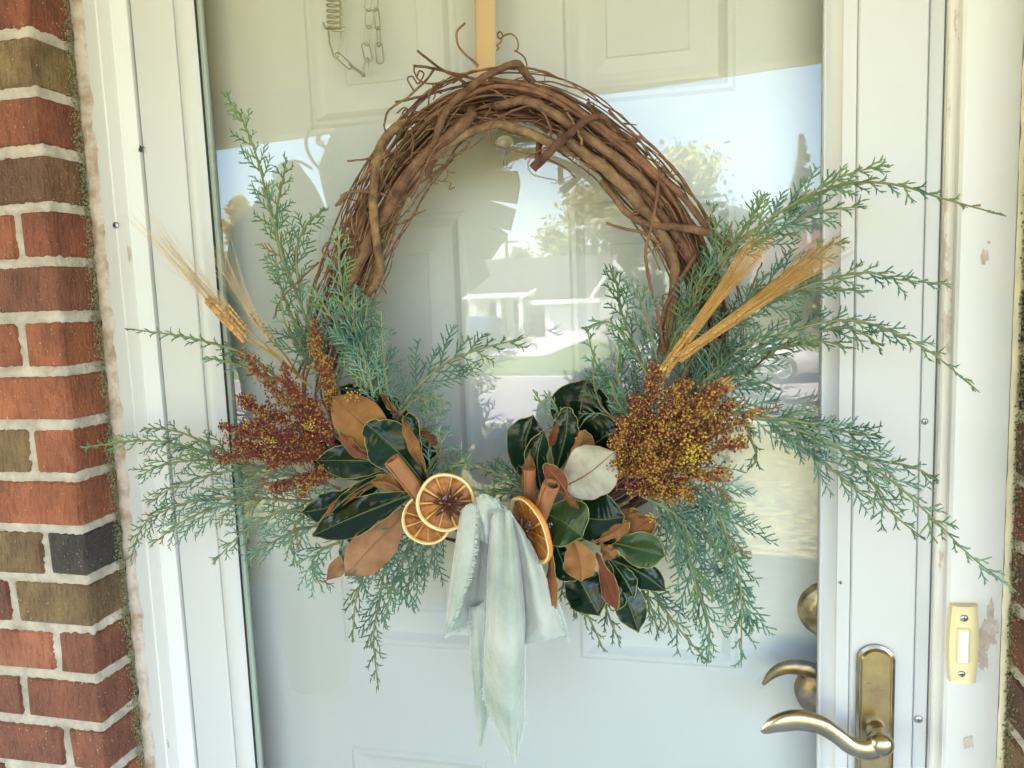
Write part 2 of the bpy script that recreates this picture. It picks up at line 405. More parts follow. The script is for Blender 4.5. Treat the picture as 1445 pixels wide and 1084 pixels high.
# ------------------------------------------------------------------ brick walls
BC = {'red': ((.36,.105,.052),(.22,.062,.034)), 'orange': ((.46,.145,.062),(.32,.095,.045)), 'olive': ((.30,.195,.085),(.19,.105,.05)),
      'brown': ((.235,.115,.055),(.15,.066,.036)), 'dark': ((.085,.065,.055),(.045,.036,.036)), 'salmon': ((.47,.165,.09),(.38,.12,.06)), 'rust': ((.33,.115,.062),(.23,.075,.042))}
BC = {k: tuple(tuple(x*.70 for x in c) for c in v) for k, v in BC.items()}
BM = {k: brick_mat('brick '+k, *c) for k, c in BC.items()}
z_hi = at(46, 46, Y_BR).z; z_lo = at(160, 1030, Y_BR).z
zs = [at(u, v, Y_BR).z for u, v in ((31,46),(43,133),(50,221),(56,300),(65,382),(80,458),(92,530),(102,607),(112,680),(119,758),(129,826),(140,893),(149,964),(160,1030))]
MOD = (zs[0]-zs[-1])/13
joint0 = zs[0]
XBL = at(102, 610, Y_BR).x                 # left brick corner
XBR = at(1437, 540, Y_CAS).x               # right brick reveal
# course k lies between joint k-1 and joint k (k=0 above the first joint)
left_cols = {0: ('red','red'), 1: ('olive','olive'), 2: ('red','red'), 3: ('brown','brown'), 4: ('orange','red'), 5: ('red','rust'), 6: ('orange','orange'),
             7: ('orange','orange'), 8: ('olive','orange'), 9: ('orange','orange'), 10: ('olive','dark'), 11: ('rust','olive'), 12: ('salmon','rust'),
             13: ('rust','rust'), 14: ('rust','rust'), 15: ('red','orange')}
# head joint distance from the corner on the front face (metres)
head = {0: .20, 1: .19, 2: .21, 3: .2, 4: .043, 5: .2, 6: .055, 7: .17, 8: .058, 9: .16, 10: .054, 11: .112, 12: .054, 13: .112, 14: .054, 15: .112}
JT = 0.0098
def brick_part(par, a, b, m, skew=0.0):
    mb = MB(); mb.bbox(a, b, .0036)
    # subdivide-free jitter keeps edges uneven
    mb.v = [V(p) + V((R(-1,1), R(-1,1), R(-1,1)))*.0013 for p in mb.v]
    o = mb.build('brick', m, par, loc=a)
    return o
def ragged_mortar(par, name_pts):
    pass
def build_wall(side):
    s = -1 if side == 'left' else 1
    lab = ('red and brown brick wall corner with pale mortar, along the left edge of the doorway' if s < 0 else
           'narrow strip of dark brick wall on the right, beyond the doorbell')
    xc = XBL if s < 0 else XBR
    t = thing('brick_wall', lab, 'wall', (xc, Y_BR, -.15))
    kmin, kmax = -4, 24
    ztop = joint0 + 5*MOD + JT/2; zbot = joint0 - 24*MOD
    # mortar body: fine grid on the two visible faces so that the joints are rough and smeared
    depth_in = .26
    mb = MB()
    rec = .0032
    def face_pt(a, z, which):
        # joint proximity
        kf = (joint0 - z)/MOD; dj = abs(kf - round(kf))*MOD
        h = rec - .0032*max(0, 1-dj/.008) - .0022*nz(a*130+5*s, z*130, 2.0) - .0012*nz(a*420, z*420, 7.7)
        if which == 'front': return V((xc + s*a, Y_BR + h, z))
        return V((xc + s*h, Y_BR + a, z))
    nzs = int((1.92-.70)/.0035); zl = [.70+i*.0035 for i in range(nzs)]
    fa = [.0035 + i*.0035 for i in range(46)]; ra = [.0035 + i*.0035 for i in range(30)]
    rows = [[face_pt(a, z, 'front') for a in fa[::-1]] + [face_pt(a, z, 'reveal') for a in ra] for z in zl]
    if s > 0: rows = rows
    mb.grid(rows)
    mb.box((min(xc+s*.008, xc+s*1.2), Y_BR+.008, -.15), (max(xc+s*.008, xc+s*1.2), .26, 2.7))
    mb.build('mortar', M['mortar'], t)
    for k in range(kmin, kmax):
        zt = joint0 - (k-1)*MOD - JT/2 + R(-.0008, .0008); zb = zt - (MOD - JT) + R(-.001, .001)
        inview = -1 <= k <= 16
        if s < 0:
            c0, c1 = left_cols.get(k, random.choice([('rust','red'), ('red','brown'), ('orange','rust')]))
            h = head.get(k, .06 if k % 2 else .16)
        else:
            c1 = {1:'dark', 2:'red', 3:'rust', 4:'red', 5:'red', 6:'dark', 7:'dark', 8:'brown', 9:'red', 10:'brown', 11:'rust', 12:'brown', 13:'olive', 14:'red', 15:'dark'}.get(k, 'rust')
            c0 = random.choice(['red', 'rust', 'brown']); h = .16 if k % 2 else .09
        # corner brick: shows on the front face (0..h) and on the reveal
        xa, xb = sorted((xc, xc + s*h))
        brick_part(t, (xa, Y_BR, zb), (xb, Y_BR + (.095 if s < 0 else .10), zt), BM[c1])
        if inview:
            x0 = h + JT; 
            while x0 < .42:
                w = .182 if random.random() < .7 else .085
                xa, xb = sorted((xc + s*x0, xc + s*(x0+w)))
                brick_part(t, (xa, Y_BR, zb), (xb, Y_BR+.09, zt), BM[c0])
                x0 += w + JT; c0 = random.choice(['red', 'rust', 'orange', 'brown'])
    return t
build_wall('left'); build_wall('right')

# moss in the corner between brick and frame
def moss_strip(label_x, s, n):
    mb = MB()
    for i in range(n):
        z = R(.72, 1.9); w = .5+.5*nz(z*14, s*3); 
        if R(0, 1) > .05 + 1.0*w: continue
        if s < 0: p = V((label_x - abs(random.gauss(0, .0004)) + abs(random.gauss(0, .0016)), Y_CAS - .002 - abs(random.gauss(0, .008))*(.3+w), z))
        else: p = V((label_x + abs(random.gauss(0, .0004)) - abs(random.gauss(0, .0016)), Y_CAS - .002 - abs(random.gauss(0, .016))*(.3+w), z))
        r = R(.0005, .0015)
        mb.octa(p, r, 0)
    o = mb.build('moss', M['moss']); o['kind'] = 'stuff'; return o
moss_strip(XBL, -1, 8000); moss_strip(XBR, 1, 4500)

# ------------------------------------------------------------------ door frame
fr = thing('door_frame', 'weathered white wooden door frame with peeling paint, round the storm door', 'door frame', (GL+.36, .02, ZB))
def zbox(par, name, x0, x1, y0, y1, m, c=.0015, z0=ZB, z1=ZT):
    mb = MB(); mb.bbox((x0, y0, z0), (x1, y1, z1), c); return mb.build(name, m, par)
# left casing, stepped
xl0 = XBL + .001
xl1 = x_at(184, 540, Y_CAS); xl2 = x_at(205.5, 540, Y_CAS+.005); xl3 = x_at(226.5, 540, Y_CAS+.012)
mb = MB(); pr = [(x_at(157, 540, Y_CAS), .06), (x_at(157, 540, Y_CAS), Y_CAS), (xl1, Y_CAS), (xl1+.001, Y_CAS+.0016), (xl2, Y_CAS+.0022), (xl2+.0012, Y_CAS+.0034), (xl3, Y_CAS+.0115), (xl3, .06)]
for (ax, ay), (bx, by) in zip(pr, pr[1:]):
    mb.add([(ax, ay, ZB), (bx, by, ZB), (bx, by, ZT), (ax, ay, ZT)], [(0, 1, 2, 3)], 0, False)
mb.build('casing', M['casing'], fr)
def ragged_strip(name, x0, x1, y, m, seed, amp, par, z0=.7, z1=1.95):
    """a bead of caulk with uneven edges"""
    rows = []; n = 260
    for i in range(n):
        z = z0 + (z1-z0)*i/(n-1)
        a = x0 + amp*nz(z*40, seed); b = x1 + amp*nz(z*33, seed+9) + amp*.6*nz(z*150, seed+4)
        row = []
        for j in range(6):
            f = j/5; hgt = math.sin(PI*min(1, max(0, f)))*.0018 + .0008*nz(z*60, f*3, seed)
            row.append(V((a+(b-a)*f, y-hgt, z)))
        rows.append(row)
    mb = MB(); mb.grid(rows); return mb.build(name, m, par)
ragged_strip('caulk', XBL-.0005, x_at(168, 540, Y_CAS), Y_CAS-.0004, M['caulk'], 3.0, .0048, fr)
# head casing and head jamb (above the picture)
mb = MB(); mb.bbox((XBL, Y_CAS, ZT+.001), (XBR, .06, ZT+.09), .003); mb.build('head_casing', M['casing'], fr)
# right jamb and casing
def XR(u, y): return x_at(u, 540, y)
yj = Y_CAS + .012
zbox(fr, 'stop_strip', XR(1321.5, -.006), XR(1326, -.006), -.010, .06, M['vinyl'], .0008)
zbox(fr, 'jamb', XR(1326, yj)+.0005, XR(1345, yj), yj, .06, M['jamb'], .002)
zbox(fr, 'casing', XR(1345.5, Y_CAS), XR(1430, Y_CAS), Y_CAS, .06, M['casing'], .003)
ragged_strip('caulk', XR(1426, Y_CAS), XBR+.002, Y_CAS-.0006, M['caulk_yellow'], 8.0, .0012, fr)
# worn patches where paint has come off (thin flakes of bare wood level with the paint)
def patch(u, v, w, h, m, par, y=Y_CAS, seed=0):
    c = at(u, v, y); k = 70; sx = w*.00075; sz = h*.00075
    ring = []
    for i in range(k):
        a = 2*PI*i/k; r = 1 + .5*nz(math.cos(a)*1.7+seed, math.sin(a)*1.7, seed*3.1) + .35*nz(math.cos(a)*6+seed, math.sin(a)*6, seed) + .2*nz(math.cos(a)*16+seed, math.sin(a)*16, seed)
        ring.append(V((c.x+math.cos(a)*sx*r, y-.0007, c.z+math.sin(a)*sz*r)))
    mb = MB(); mb.add([V((c.x, y-.0009, c.z))]+ring, [(0, 1+(i+1) % k, 1+i) for i in range(k)]); return mb.build('bare_patch', m, par)
M['bare'] = mat('bare weathered wood', (.58, .51, .46), .85, col2=(.40, .31, .25), scale=90, bump=.001, bscale=200)
for i, (u, v, w, h) in enumerate([(1389,361,5,9),(1395,342,2,2),(1367,1047,6,10),(1392,893,14,22),(1386,930,7,16),(1397,875,4,30),(182,357,2,13),(188,420,3.5,11),(192,470,3,2.5),
                                   (193,478,2,2),(203,812,3,14),(221,842,2,3),(229,905,2,12),(231,1010,3,14)]):
    patch(u, v, w, h, M['bare'], fr, Y_CAS if (u > 1000 or u < 184) else Y_CAS+.004, i+1)

def screw(par, u, v, y, r=.0042):
    c = at(u, v, y); mb = MB()
    mb.lathe([(0, .0016), (r*.55, .0015), (r*.9, .0008), (r, 0), (r, -.002)], c, (0, -1, 0), 14)
    mb.box((c.x-r*.6, c.y-.0019, c.z-.0004), (c.x+r*.6, c.y-.0015, c.z+.0004), 1)
    mb.box((c.x-.0004, c.y-.0020, c.z-r*.6), (c.x+.0004, c.y-.0014, c.z+r*.6), 1)
    return mb.build('screw', [M['screw'], M['gasket']], par)
screw(fr, 163, 318, Y_CAS); screw(fr, 220, 831, Y_CAS+.004, .003)

# ------------------------------------------------------------------ storm door
sd = thing('storm_door', 'white full view storm door with one large glass pane behind the wreath', 'storm door', (GL+.36, 0, ZB))
Y_ST = -.012
sx0 = x_at(231, 540, Y_ST); sx1 = x_at(287, 540, Y_ST); sx2 = x_at(289, 540, Y_ST); 
zbox(sd, 'stile', sx0, sx1, Y_ST, .02, M['vinyl'], .0012)
# rounded glass bead on the left
def bead(name, x0, x1, y0, depth, par, m):
    rows = []; k = 9
    for z in (ZB+.05, ZT-.05):
        rows.append([V((x0+(x1-x0)*j/(k-1), y0 - depth*math.sin(PI*(.08+.84*j/(k-1)))**.7, z)) for j in range(k)])
    mb = MB(); mb.grid(rows); 
    return mb.build(name, m, par)
bead('glazing_bead', sx1+.0006, x_at(315, 540, Y_ST), Y_ST+.005, .006, sd, M['vinyl'])
zbox(sd, 'gasket', x_at(316, 540, -.006), x_at(319.5, 540, -.006), -.008, .004, M['gasket'], .0004, ZB+.05, ZT-.05)
zbox(sd, 'spacer', x_at(320, 540, -.002), x_at(327, 540, -.002), -.005, .004, M['spacer'], .0008, ZB+.05, ZT-.05)
# right: bead, flat, stile, side
zbox(sd, 'glazing_bead', x_at(1158, 540, -.006), x_at(1162, 540, -.006), -.008, .004, M['vinyl'], .001, ZB+.05, ZT-.05)
rows = []
for z in (ZB+.05, ZT-.05):
    rows.append([V((x_at(1162.2, 540, -.006), -.004, z)), V((x_at(1166, 540, -.006), -.0045, z)), V((x_at(1176, 540, -.009), -.0075, z)), V((x_at(1183, 540, -.011), Y_ST+.0008, z))])
mb = MB(); mb.grid(rows, 0); mb.build('glazing_bead', M['vinyl'], sd)
zbox(sd, 'stile_inner', x_at(1183.4, 540, Y_ST), x_at(1203.6, 540, Y_ST), Y_ST, .02, M['vinyl'], .0008)
zbox(sd, 'stile', x_at(1204.4, 540, Y_ST), x_at(1299, 540, Y_ST), Y_ST-.0012, .02, M['vinyl'], .0016)
zbox(sd, 'edge_channel', x_at(1299.6, 540, Y_ST+.006), x_at(1320, 540, Y_ST+.006), Y_ST+.005, .03, M['vinyl'], .0008)
screw(sd, 1305, 595, Y_ST+.005, .0036); screw(sd, 1296, 1015, Y_ST+.005, .0046); screw(sd, 1186, 822, Y_ST, .002)
mb = MB(); mb.bbox((sx0, Y_ST+.0005, ZT-.06), (x_at(1299, 540, Y_ST), .02, ZT), .002); mb.build('top_rail', M['vinyl'], sd)
mb = MB(); mb.bbox((sx0, Y_ST+.0005, ZB), (x_at(1299, 540, Y_ST), .02, ZB+.12), .002); mb.build('bottom_rail', M['vinyl'], sd)
mb = MB()
gx0, gx1 = GL-.004, GR+.004
mb.add([(gx0, 0, ZB+.1), (gx1, 0, ZB+.1), (gx1, 0, ZT-.05), (gx0, 0, ZT-.05)], [(0, 1, 2, 3)], 0, False)
mb.add([(gx0, .004, ZB+.1), (gx1, .004, ZB+.1), (gx1, .004, ZT-.05), (gx0, .004, ZT-.05)], [(3, 2, 1, 0)], 1, False)
mb.build('glass_pane', [M['glass'], M['glassback']], sd)

# handle set
pc = at(1234, 1000, Y_ST-.002); pw = at(1261, 1000, Y_ST-.004).x - at(1207, 1000, Y_ST-.004).x
ptop = at(1234, 911, Y_ST-.006).z; pbot = ptop - .155
def plate_ring(hw, top, bot, y, k=14):
    pts = [V((pc.x-hw, y, bot))]
    cz = top - hw*.92
    pts = [V((pc.x+hw, y, bot)), V((pc.x+hw, y, cz))] + [V((pc.x+hw*math.cos(PI*i/k), y, cz+hw*.92*math.sin(PI*i/k))) for i in range(1, k)] + [V((pc.x-hw, y, cz)), V((pc.x-hw, y, bot))]
    return pts
mb = MB(); hw = pw/2
r0 = plate_ring(hw, ptop, pbot, Y_ST-.001); r1 = plate_ring(hw, ptop, pbot, Y_ST-.005); r2 = plate_ring(hw-.0028, ptop-.003, pbot+.003, Y_ST-.0065)
r3 = plate_ring(hw-.0040, ptop-.0042, pbot+.004, Y_ST-.0062); r4 = plate_ring(hw-.0055, ptop-.006, pbot+.006, Y_ST-.0085)
for a, b, mi in ((r0, r1, 1), (r1, r2, 1), (r2, r3, 0), (r3, r4, 0)):
    n = len(a); mb.add(a+b, [(i, (i+1) % n, n+(i+1) % n, n+i) for i in range(n)], mi, False)
mb.add(r4, [tuple(range(len(r4)))], 0, False)
plate = mb.build('handle_plate', [M['brass'], M['nickel']], sd)
# maker's signature stamped on the plate, as thin raised script
script = [[(1225,983),(1227,968),(1232,966),(1235,970),(1231,975),(1227,976)], [(1234,975),(1238,972),(1236,969),(1233,974),(1236,978),(1240,975)],
          [(1240,975),(1243,966),(1241,967),(1240,976),(1243,977)], [(1243,977),(1246,967),(1244,967),(1243,976),(1246,977)], [(1250,972),(1247,974),(1249,977),(1251,973),(1251,977),(1254,975)],
          [(1222,968),(1229,965),(1236,967)]]
mb = MB()
for st in script:
    mb.tube([at(1234+(u-1238)*1.0, 971+(v-972)*.9, Y_ST-.0086) for u, v in crom(st, 12)], .00032, 4)
mb.build('stamped_script', M['brass'], plate)
# collar and lever
cc = at(1236, 1030, Y_ST-.008)
mb = MB(); mb.lathe([(.0115, 0), (.0115, .006), (.0100, .009), (.0095, .016), (.0112, .018), (.0112, .021), (.0095, .0225), (.0095, .030), (0, .034)], cc, (0, -1, 0), 26)
mb.build('lever_collar', M['nickel'], sd)
lev = [(1240,1052,-.046,.0125),(1222,1058,-.048,.0118),(1200,1052,-.049,.0098),(1178,1036,-.050,.0092),(1155,1022,-.050,.0105),(1125,1016,-.049,.0115),(1098,1021,-.048,.0098),(1080,1030,-.047,.0052),(1076,1034,-.047,.0022)]
pts = crom(lev, 46); rows = []
for i, p in enumerate(pts):
    c = at(p[0], p[1], p[2]); q0 = pts[max(i-1, 0)]; q1 = pts[min(i+1, 45)]
    t = (at(q1[0], q1[1], q1[2]) - at(q0[0], q0[1], q0[2])).normalized(); dpt = V((0, -1, 0)); b = t.cross(dpt).normalized(); dpt = b.cross(t)
    row = []
    for j in range(15):
        a = 2*PI*j/14; ca, sa = math.cos(a), math.sin(a)
        row.append(c + b*(p[3]*(abs(ca)**.9)*(1 if ca > 0 else -1)) + dpt*(p[3]*.62*sa))
    rows.append(row)
mb = MB(); mb.grid(rows); mb.ball(at(1243, 1050, -.046), .0135, 0, 16, 12, (1, .8, 1)); 
mb.build('lever', M['nickel'], sd)

# ------------------------------------------------------------------ entry door behind the glass
ed = thing('entry_door', 'white panelled entry door seen through the storm door glass', 'door', (GL+.36, Y_IN, ZB))
ex0, ex1 = GL-.06, GR+.08
def PX(u, v): p = at(u, v, Y_IN); return p.x, p.z
xa0 = PX(436, 130)[0]; xa1 = PX(650, 165)[0]; xb0 = PX(819, 926)[0]; xb1 = PX(1040, 500)[0]
z_t = PX(640, 165)[1]; z_m0 = PX(655, 297)[1]; z_m1 = PX(600, 914)[1]; z_b0 = PX(600, 1062)[1]
cols = [(xa0, xa1), (xb0, xb1)]; rws = [(z_t, z_t+.24), (z_m1, z_m0), (z_b0-.5, z_b0)]
mb = MB()
xsb = [ex0, xa0, xa1, xb0, xb1, ex1]; zsb = [ZB, rws[2][0], rws[2][1], rws[1][0], rws[1][1], rws[0][0], rws[0][1], ZT]
for i in range(5):
    for j in range(7):
        if i in (1, 3) and j in (1, 3, 5): continue
        x0, x1, z0, z1 = xsb[i], xsb[i+1], zsb[j], zsb[j+1]
        mb.add([(x0, Y_IN, z0), (x1, Y_IN, z0), (x1, Y_IN, z1), (x0, Y_IN, z1)], [(0, 1, 2, 3)], 0, False)
mb.box((ex0, Y_IN+.025, ZB), (ex1, Y_IN+.045, ZT))
mb.build('door_slab', M['entry'], ed)
for (x0, x1) in cols:
    for (z0, z1) in rws:
        prof = [(0, 0), (.004, -.0025), (.009, -.0025), (.014, .001), (.019, .0038), (.026, .0045), (.034, .0045), (.050, .0030), (.0515, .0018), (.0525, .0024)]
        mb = MB(); prev = None
        for d, h in prof:
            ring = [V((x0+d, Y_IN+h, z0+d)), V((x1-d, Y_IN+h, z0+d)), V((x1-d, Y_IN+h, z1-d)), V((x0+d, Y_IN+h, z1-d))]
            if prev: mb.add(prev+ring, [(i, (i+1) % 4, 4+(i+1) % 4, 4+i) for i in range(4)], 0, False)
            prev = ring
        mb.add(prev, [(0, 1, 2, 3)], 0, False)
        mb.build('door_panel', M['entry'], ed)
# deadbolt and lever of the entry door
c = at(1168, 860, Y_IN)
mb = MB(); mb.lathe([(.0, .020), (.010, .0195), (.014, .017), (.0155, .012), (.021, .0125), (.024, .010), (.030, .009), (.0335, .006), (.0345, 0)], c, (0, -1, 0), 40); mb.build('deadbolt', M['brass_old'], ed)
c = at(1163, 974, Y_IN)
mb = MB(); mb.lathe([(.013, .030), (.013, .014), (.020, .0125), (.028, .011), (.0335, .007), (.0345, 0)], c, (0, -1, 0), 40); mb.build('rosette', M['brass_old'], ed)
lev = [(1180,965,.013,.010),(1160,951,.012,.010),(1135,943,.012,.0105),(1110,942,.013,.009),(1090,951,.015,.0065),(1077,966,.018,.0022)]
pts = crom(lev, 30); rows = []
for i, p in enumerate(pts):
    c = at(p[0], p[1], p[2]); q0 = pts[max(i-1, 0)]; q1 = pts[min(i+1, 29)]
    t = (at(*q1[:3]) - at(*q0[:3])).normalized(); dpt = V((0, -1, 0)); b = t.cross(dpt).normalized(); dpt = b.cross(t)
    rows.append([c + b*p[3]*.9*math.cos(2*PI*j/12) + dpt*p[3]*.6*math.sin(2*PI*j/12) for j in range(13)])
mb = MB(); mb.grid(rows); mb.build('lever', M['brass_old'], ed)
# dark interior walls of the gap between both doors
gp = MB(); gp.box((ex0-.02, .031, ZB), (ex0, .19, ZT)); gp.box((ex1, .031, ZB), (ex1+.02, .19, ZT)); gp.box((ex0-.02, .031, ZT+.001), (ex1+.02, .19, ZT+.02)); gp.build('inner_jamb', M['vinyl'], fr)

# ------------------------------------------------------------------ safety chain with spring (hangs behind the glass)
YC = .028
ch = thing('door_chain', 'thin steel door chain with a coil spring hanging behind the glass, top left', 'chain', tuple(at(490, 100, YC)))
mb = MB(); hx = []
for i in range(260):
    f = i/259; p = at(469+3*f, -60 + 103*f, YC); a = f*2*PI*13
    hx.append(p + V((math.cos(a)*.0085, math.sin(a)*.0085, 0)))
mb.tube(hx, .0011, 6); mb.build('spring', M['steel'], ch)
mb = MB()
for du in (-1, 1):
    mb.tube([at(472+du*9, 38, YC), at(473+du*8, 60, YC), at(474+du*3.5, 79, YC), at(474, 82, YC)], .0011, 6)
mb.tube([at(456, 32, YC), at(459, 40, YC), at(472, 44, YC-.004), at(484, 43, YC), at(487, 38, YC)], .0012, 6)
mb.build('spring_hook', M['steel'], ch)
def link(a, b, w, tw):
    A = at(*a, YC); B = at(*b, YC); d = B-A; L = d.length; d.normalize(); side = d.cross(V((0, -1, 0))).normalized()
    side = Matrix.Rotation(tw, 3, d) @ side; r = w*.5*.00079; pts = []
    for i in range(10): an = PI*i/9; pts.append(B - d*r + side*r*math.cos(an) + d*r*math.sin(an))
    for i in range(10): an = PI*i/9; pts.append(A + d*r - side*r*math.cos(an) - d*r*math.sin(an))
    mb = MB(); mb.tube(pts, .00085, 6, closed=True); return mb.build('link', M['steel'], ch)
for a, b, w, tw in [((474,76),(496,96),9,.35),((493,91),(515,107),8,1.3),((512,108),(519,82),7,1.2),((521,87),(515,60),12,.4),((517,64),(521,36),9,.9),((521,40),(522,12),12,.3),((519,16),(521,-12),11,1.),
                    ((528,16),(530,-14),10,.5),((530,12),(534,42),11,.4),((534,38),(535,66),10,.7),((534,60),(537,90),12,.15)]:
    link(a, b, w, tw)

# suction hook on the glass inside the ring
sh = thing('suction_hook', 'small clear suction hook on the glass inside the top of the wreath', 'hook', tuple(at(712, 205, -.001)))
c = at(712, 205, -.001)
mb = MB(); mb.lathe([(.011, 0), (.010, .002), (.006, .004), (.004, .007), (0, .008)], c, (0, -1, 0), 20); mb.build('suction_cup', M['clearplastic'], sh)
mb = MB(); mb.tube([at(711, 212, -.008), at(711, 222, -.008), at(710, 232, -.009), at(714, 233, -.013), at(714, 226, -.015)], .0011, 6); mb.build('wire_hook', M['steel'], sh)

# ------------------------------------------------------------------ doorbell
db = thing('doorbell', 'ivory plastic doorbell button screwed to the right door casing', 'doorbell', tuple(at(1357, 905, Y_CAS)))
uc = 1357.5
rows = []
for i in range(13):
    f = i/12; v = 851 + 107*f; hwid = 17.5 + 3.2*math.sin(PI*f); row = []
    for j in range(13):
        g = j/12*2-1
        hgt = .0095 - .0035*abs(g)**3 + .0018*((2*f-1)**2 > .72)*((2*f-1)**2-.72)*3
        p = at(uc + 3*(.5-f) + hwid*g, v, Y_CAS); p.y = Y_CAS - hgt; row.append(p)
    rows.append(row)
mb = MB(); mb.grid(rows)
per = rows[0] + [r[-1] for r in rows[1:]] + rows[-1][-2::-1] + [r[0] for r in rows[-2:0:-1]]
low = [V((p.x + (.0012 if p.x > at(uc, 900, Y_CAS).x else -.0012), Y_CAS+.0005, p.z)) for p in per]; n = len(per)
mb.add(per+low, [(i, n+i, n+(i+1) % n, (i+1) % n) for i in range(n)], 0, False)
mb.build('cover', M['ivory'], db)
c = at(1359.5, 912, Y_CAS-.010)
mb = MB(); mb.bbox((c.x-.0062, c.y-.0012, c.z-.0195), (c.x+.0062, c.y+.006, c.z+.0195), .0012); mb.build('button_surround', M['ivory'], db)
mb = MB(); mb.bbox((c.x-.0048, c.y-.0024, c.z-.0178), (c.x+.0048, c.y+.006, c.z+.0178), .0012); mb.build('button', M['button'], db)
screw(db, 1360.5, 872.5, Y_CAS-.0092, .0040); screw(db, 1357, 951, Y_CAS-.0092, .0036)

# fly on the frame
c = at(198.5, 211, Y_ST-.004)
mb = MB(); mb.ball(c, .0022, 0, 8, 6, (1, .8, 1.5)); mb.ball(c+V((.0005, -.001, .0034)), .0013, 0, 8, 6)
for dx, dz in ((-.005, .001), (.006, .002), (-.004, -.003), (.003, -.004), (.0045, .0035)):
    mb.tube([c, c+V((dx*.6, -.0012, dz*.6+.0005)), c+V((dx, .001, dz))], .0003, 4)
tag(mb.build('insect', M['black']), 'tiny dark insect on the seam of the left door frame', 'insect')

# strap that holds the wreath
rows = []
for i in range(14):
    f = i/13; row = []
    for j in range(5):
        row.append(at(668+32*j/4 + 3*f*(1-j/4)*1.5, -140+300*f, -.006 - .001*math.sin(j/4*PI)))
    rows.append(row)
mb = MB(); mb.grid(rows); o = mb.build('wreath_strap', M['strap'])
md = o.modifiers.new('thickness', 'SOLIDIFY'); md.thickness = .0012
tag(o, 'plain tan strap hanging over the door top and holding up the wreath', 'strap')

# ------------------------------------------------------------------ the wreath
STANDOFF = -.008
W = thing('wreath', 'grapevine wreath with cedar, magnolia leaves, dried oranges and a sage velvet bow', 'wreath', tuple(at(735, 430, -.05)))
YV = -.052
CEN = [(450,560),(462,500),(482,430),(508,362),(538,292),(580,222),(632,168),(695,143),(768,152),(838,192),(898,246),(948,312),(984,384),(1000,455),(992,535),(962,615),(905,690),(820,735),(735,748),(640,738),(550,700),(490,630)]
def ring_pt(t):
    """centre line of the ring, t in 0..1 round the loop, with its normal in pixels"""
    n = len(CEN); k = int(t*n) % n; f = t*n - int(t*n)
    P = [np.array(CEN[(k+i-1) % n], float) for i in range(4)]
    p = 0.5*((2*P[1])+(P[2]-P[0])*f+(2*P[0]-5*P[1]+4*P[2]-P[3])*f*f+(3*P[1]-P[0]-3*P[2]+P[3])*f**3)
    d = 0.5*((P[2]-P[0])+2*(2*P[0]-5*P[1]+4*P[2]-P[3])*f+3*(3*P[1]-P[0]-3*P[2]+P[3])*f*f); d = d/np.linalg.norm(d)
    return p, np.array([-d[1], d[0]])
def knotty(mb, px, r, n, m=0, seg=10, taper=(1, 1), wob=1.0):
    """vine through pixel points (u, v, y); r in metres"""
    c = crom(px, n); pts = []; rad = []; s = R(0, 99)
    for i, p in enumerate(c):
        f = i/(n-1)
        pts.append(at(p[0]+wob*1.6*nz(i*.22, s), p[1]+wob*1.6*nz(i*.22, s+5), p[2]))
        b = 1 + .10*nz(i*.5, s+9) + .22*max(0, nz(i*.21, s+13)-.25)
        rad.append(r*b*(taper[0]+(taper[1]-taper[0])*f))
    b0 = len(mb.v); mb.tube(pts, rad, seg, m); gro = [1+R(-.13, .10) for _ in range(seg)]
    if r > .0015:
        for i in range(n):
            for j in range(seg):
                k = b0+i*seg+j; mb.v[k] = pts[i] + (V(mb.v[k])-pts[i])*(gro[j] + .09*nz(i*.35, j*1.7, s))
def vine(px, r, n=60, m='bark', **k):
    mb = MB(); knotty(mb, px, r, n, 0, **k); return mb.build('vine', [M[m], M['cut']], W)
# filling strands
random.seed(11)
for i in range(84):
    t0 = R(-.04, .42); L = R(.22, .52)
    if i < 10: t0 = R(0, 1); L = R(.5, .8)
    o0 = R(-34, 34); o1 = R(-34, 34); o2 = R(-34, 34); s = R(0, 50); dep = R(-.024, .026)
    r = random.choice([.0009, .0011, .0012, .0014, .0016, .0018, .0022, .0026, .0032])
    pts = []; n = 26
    for j in range(n):
        f = j/(n-1); p, nn = ring_pt((t0+L*f) % 1.0)
        off = (o0*(1-f)**2 + 2*o1*f*(1-f) + o2*f*f) + 6*nz(f*4, s)
        off = max(-38, min(38, off))
        k = math.sqrt(max(0, 1-(off/43)**2))
        pts.append((p[0]+nn[0]*off, p[1]+nn[1]*off, YV + dep*k + .006*nz(f*3, s+7) + .03*min(1, max(0, (p[1]-430)/90))))
    vine(pts, r, 90, random.choice(['bark', 'bark', 'twig', 'bark_tan']), seg=7, taper=(1, R(.5, 1)), wob=1.6)
random.seed(77)
for i in range(100):
    t0 = R(0, .50); L = R(.06, .22); o0 = R(-42, 42); o1 = o0 + R(-45, 45); s = R(0, 50)
    pts = []
    for j in range(9):
        f = j/8; p, nn = ring_pt((t0+L*f) % 1.0); off = max(-46, min(46, o0+(o1-o0)*f)) + 10*nz(f*3, s)*f
        pts.append((p[0]+nn[0]*off, p[1]+nn[1]*off, YV - .024*math.sqrt(max(0, 1-min(1, abs(off)/58)**2)) - .004 + .005*nz(f*3, s+7)))
    vine(pts, R(.0006, .0016), 36, random.choice(['bark', 'twig', 'twig']), seg=5, taper=(1, .5), wob=2.2)
